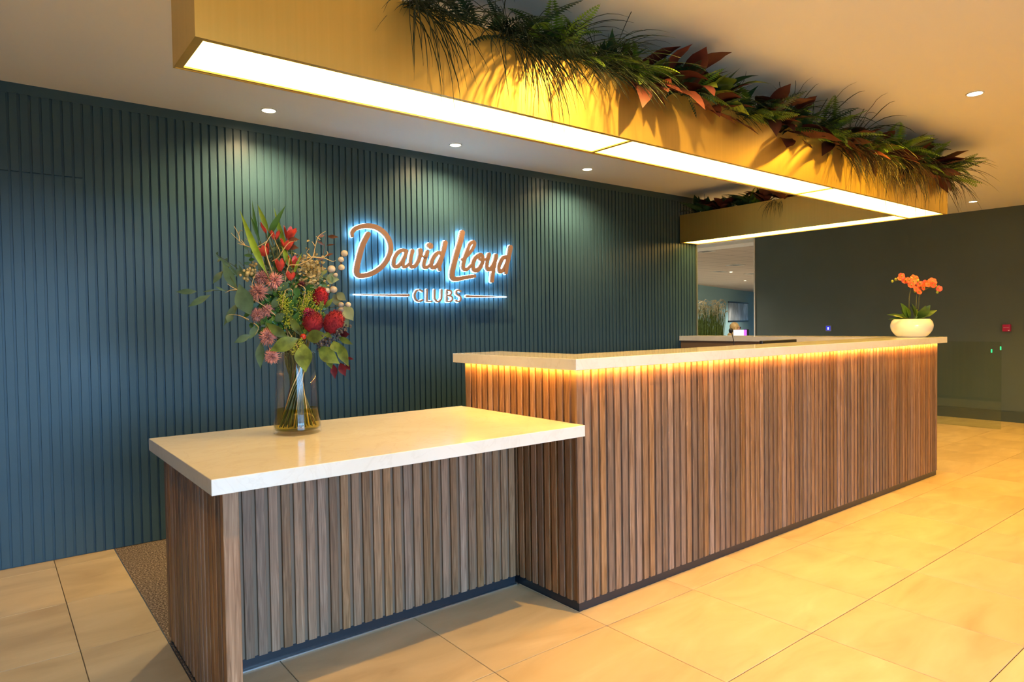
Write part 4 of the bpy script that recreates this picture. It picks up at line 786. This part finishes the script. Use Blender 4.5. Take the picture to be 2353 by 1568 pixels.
# seated person, facing the screens (towards +u)
def skin_obj(name, verts, edges, rads, mt, parent):
    org = wpos(parent); me = bpy.data.meshes.new(name); me.from_pydata([Vector(v)-org for v in verts], edges, []); me.materials.append(mt); o = link(name, me, parent)
    md = o.modifiers.new('skin', 'SKIN'); md.use_smooth_shade = True
    for i, rr in enumerate(rads): me.skin_vertices[0].data[i].radius = (rr, rr) if not isinstance(rr, tuple) else rr
    me.skin_vertices[0].data[0].use_root = True; sd = o.modifiers.new('sub', 'SUBSURF'); sd.levels = 1; sd.render_levels = 2; return o
M_SKIN = mat('skin', (.55, .30, .21), .5); M_HAIR = noise_mat('fair hair', [(.3, (.34, .19, .055)), (.7, (.62, .42, .17))], 30, .5, 3, (6, 6, 1)); M_DRESS = noise_mat('dark floral cloth', [(.45, (.015, .012, .02)), (.55, (.03, .02, .03)), (.62, (.40, .10, .09)), (.75, (.5, .3, .2))], 22, .8, 2)
hz = HT-.125                                  # middle of the head
per = thing('person', PL(-.06, .2, .46), 'seated person with long fair hair and glasses in a dark floral top', 'person')
V = []; E_ = []; Rr = []
def add(v, r_, p=None):
    V.append(PL(*v)); Rr.append(r_)
    if p is not None: E_.append((p, len(V)-1))
    return len(V)-1
pel = add((-.10, .2, .54), (.15, .12)); wa = add((-.10, .2, .68), (.12, .10), pel); ch = add((-.09, .2, hz-.35), (.15, .11), wa); sh_ = add((-.07, .2, hz-.22), (.12, .08), ch); nk = add((-.03, .2, hz-.14), .05, sh_); h1 = add((.0, .2, hz-.07), .062, nk); h2_ = add((.015, .2, hz), .088, h1); h3 = add((.01, .2, hz+.055), .075, h2_)
for s in (-1, 1):
    a1 = add((-.05, .2+s*.17, hz-.24), .055, sh_); a2 = add((-.0, .2+s*.22, hz-.46), .045, a1); a3 = add((.10, .2+s*.12-.18, .80), .036, a2) if s < 0 else add((.16, .2+s*.06-.1, .80), .036, a2); a4 = add((.19, .2+s*.05-.28, .775), .028, a3) if s < 0 else add((.26, .2+s*.02-.2, .775), .028, a3)
    for fi in range(4): f1 = add((V[0]*0).to_tuple(), .0095, a4); V[f1] = V[a4]+ax_*(.05)+ay_*(-.05+.018*(fi-1.5))+Vector((0, 0, .0)); f2 = add((0, 0, 0), .008, f1); V[f2] = V[f1]+ax_*(.035)+ay_*-.02+Vector((0, 0, -.014))
    f1 = add((0, 0, 0), .010, a4); V[f1] = V[a4]+ax_*.02+ay_*(-.045*s)+Vector((0, 0, -.005))
    l1 = add((-.04, .2+s*.09, .53), .085, pel); l2 = add((.34, .2+s*.10, .52), .065, l1); l3 = add((.36, .2+s*.10, .10), .042, l2); l4 = add((.48, .2+s*.10, .04), .035, l3)
body = skin_obj('body', V, E_, Rr, M_SKIN, per)
bm = bmesh.new(); sphere(bm, PL(.097, .2, hz-.012), .015, 8, 6, (1.2, .8, 1.3)); part('nose', bm, M_SKIN, per)
bm = bmesh.new()
for s in (-1, 1): sphere(bm, PL(.088, .2+s*.032, hz+.008), .011, 8, 6)
part('eyes', bm, M_BLACK, per); bm = bmesh.new(); sphere(bm, PL(.088, .2, hz-.05), .014, 8, 6, (.6, 1.3, .5)); part('mouth', bm, mat('lips', (.35, .08, .07), .5), per)
bm = bmesh.new()
for s in (-1, 1): tube(bm, [PL(.09, .2+s*.035+.024*math.cos(a), hz+.008+.02*math.sin(a)) for a in (2*math.pi*i/12 for i in range(13))], .0025, 4); tube(bm, [PL(.09, .2+s*.058, hz+.01), PL(.0, .2+s*.088, hz+.012)], .0022, 4)
part('glasses', bm, M_BLACK, per)
bm = bmesh.new(); sphere(bm, PL(-.035, .2, hz+.032), .100, 20, 14, (1.0, 1.0, .98)); sphere(bm, PL(-.07, .2, hz-.10), .085, 16, 12, (.8, 1.05, 1.75)); sphere(bm, PL(-.10, .2, hz-.2), .08, 16, 12, (.9, 1.3, 1.4))
for s in (-1, 1): sphere(bm, PL(-.035, .2+s*.08, hz-.07), .045, 12, 10, (.8, .5, 2.4))
part('hair', bm, M_HAIR, per)
DV = [PL(-.10, .2, .52), PL(-.10, .2, .68), PL(-.09, .2, hz-.35), PL(-.075, .2, hz-.23), PL(-.05, .2-.16, hz-.245), PL(-.02, .2-.205, hz-.36), PL(-.05, .2+.16, hz-.245), PL(-.02, .2+.205, hz-.36), PL(-.02, .2-.09, .53), PL(.30, .2-.10, .525), PL(-.02, .2+.09, .53), PL(.30, .2+.10, .525)]
skin_obj('dress', DV, [(0, 1), (1, 2), (2, 3), (3, 4), (4, 5), (3, 6), (6, 7), (0, 8), (8, 9), (0, 10), (10, 11)], [(.165, .135), (.135, .115), (.165, .125), (.125, .09), .068, .058, .068, .058, .098, .085, .098, .085], M_DRESS, per)
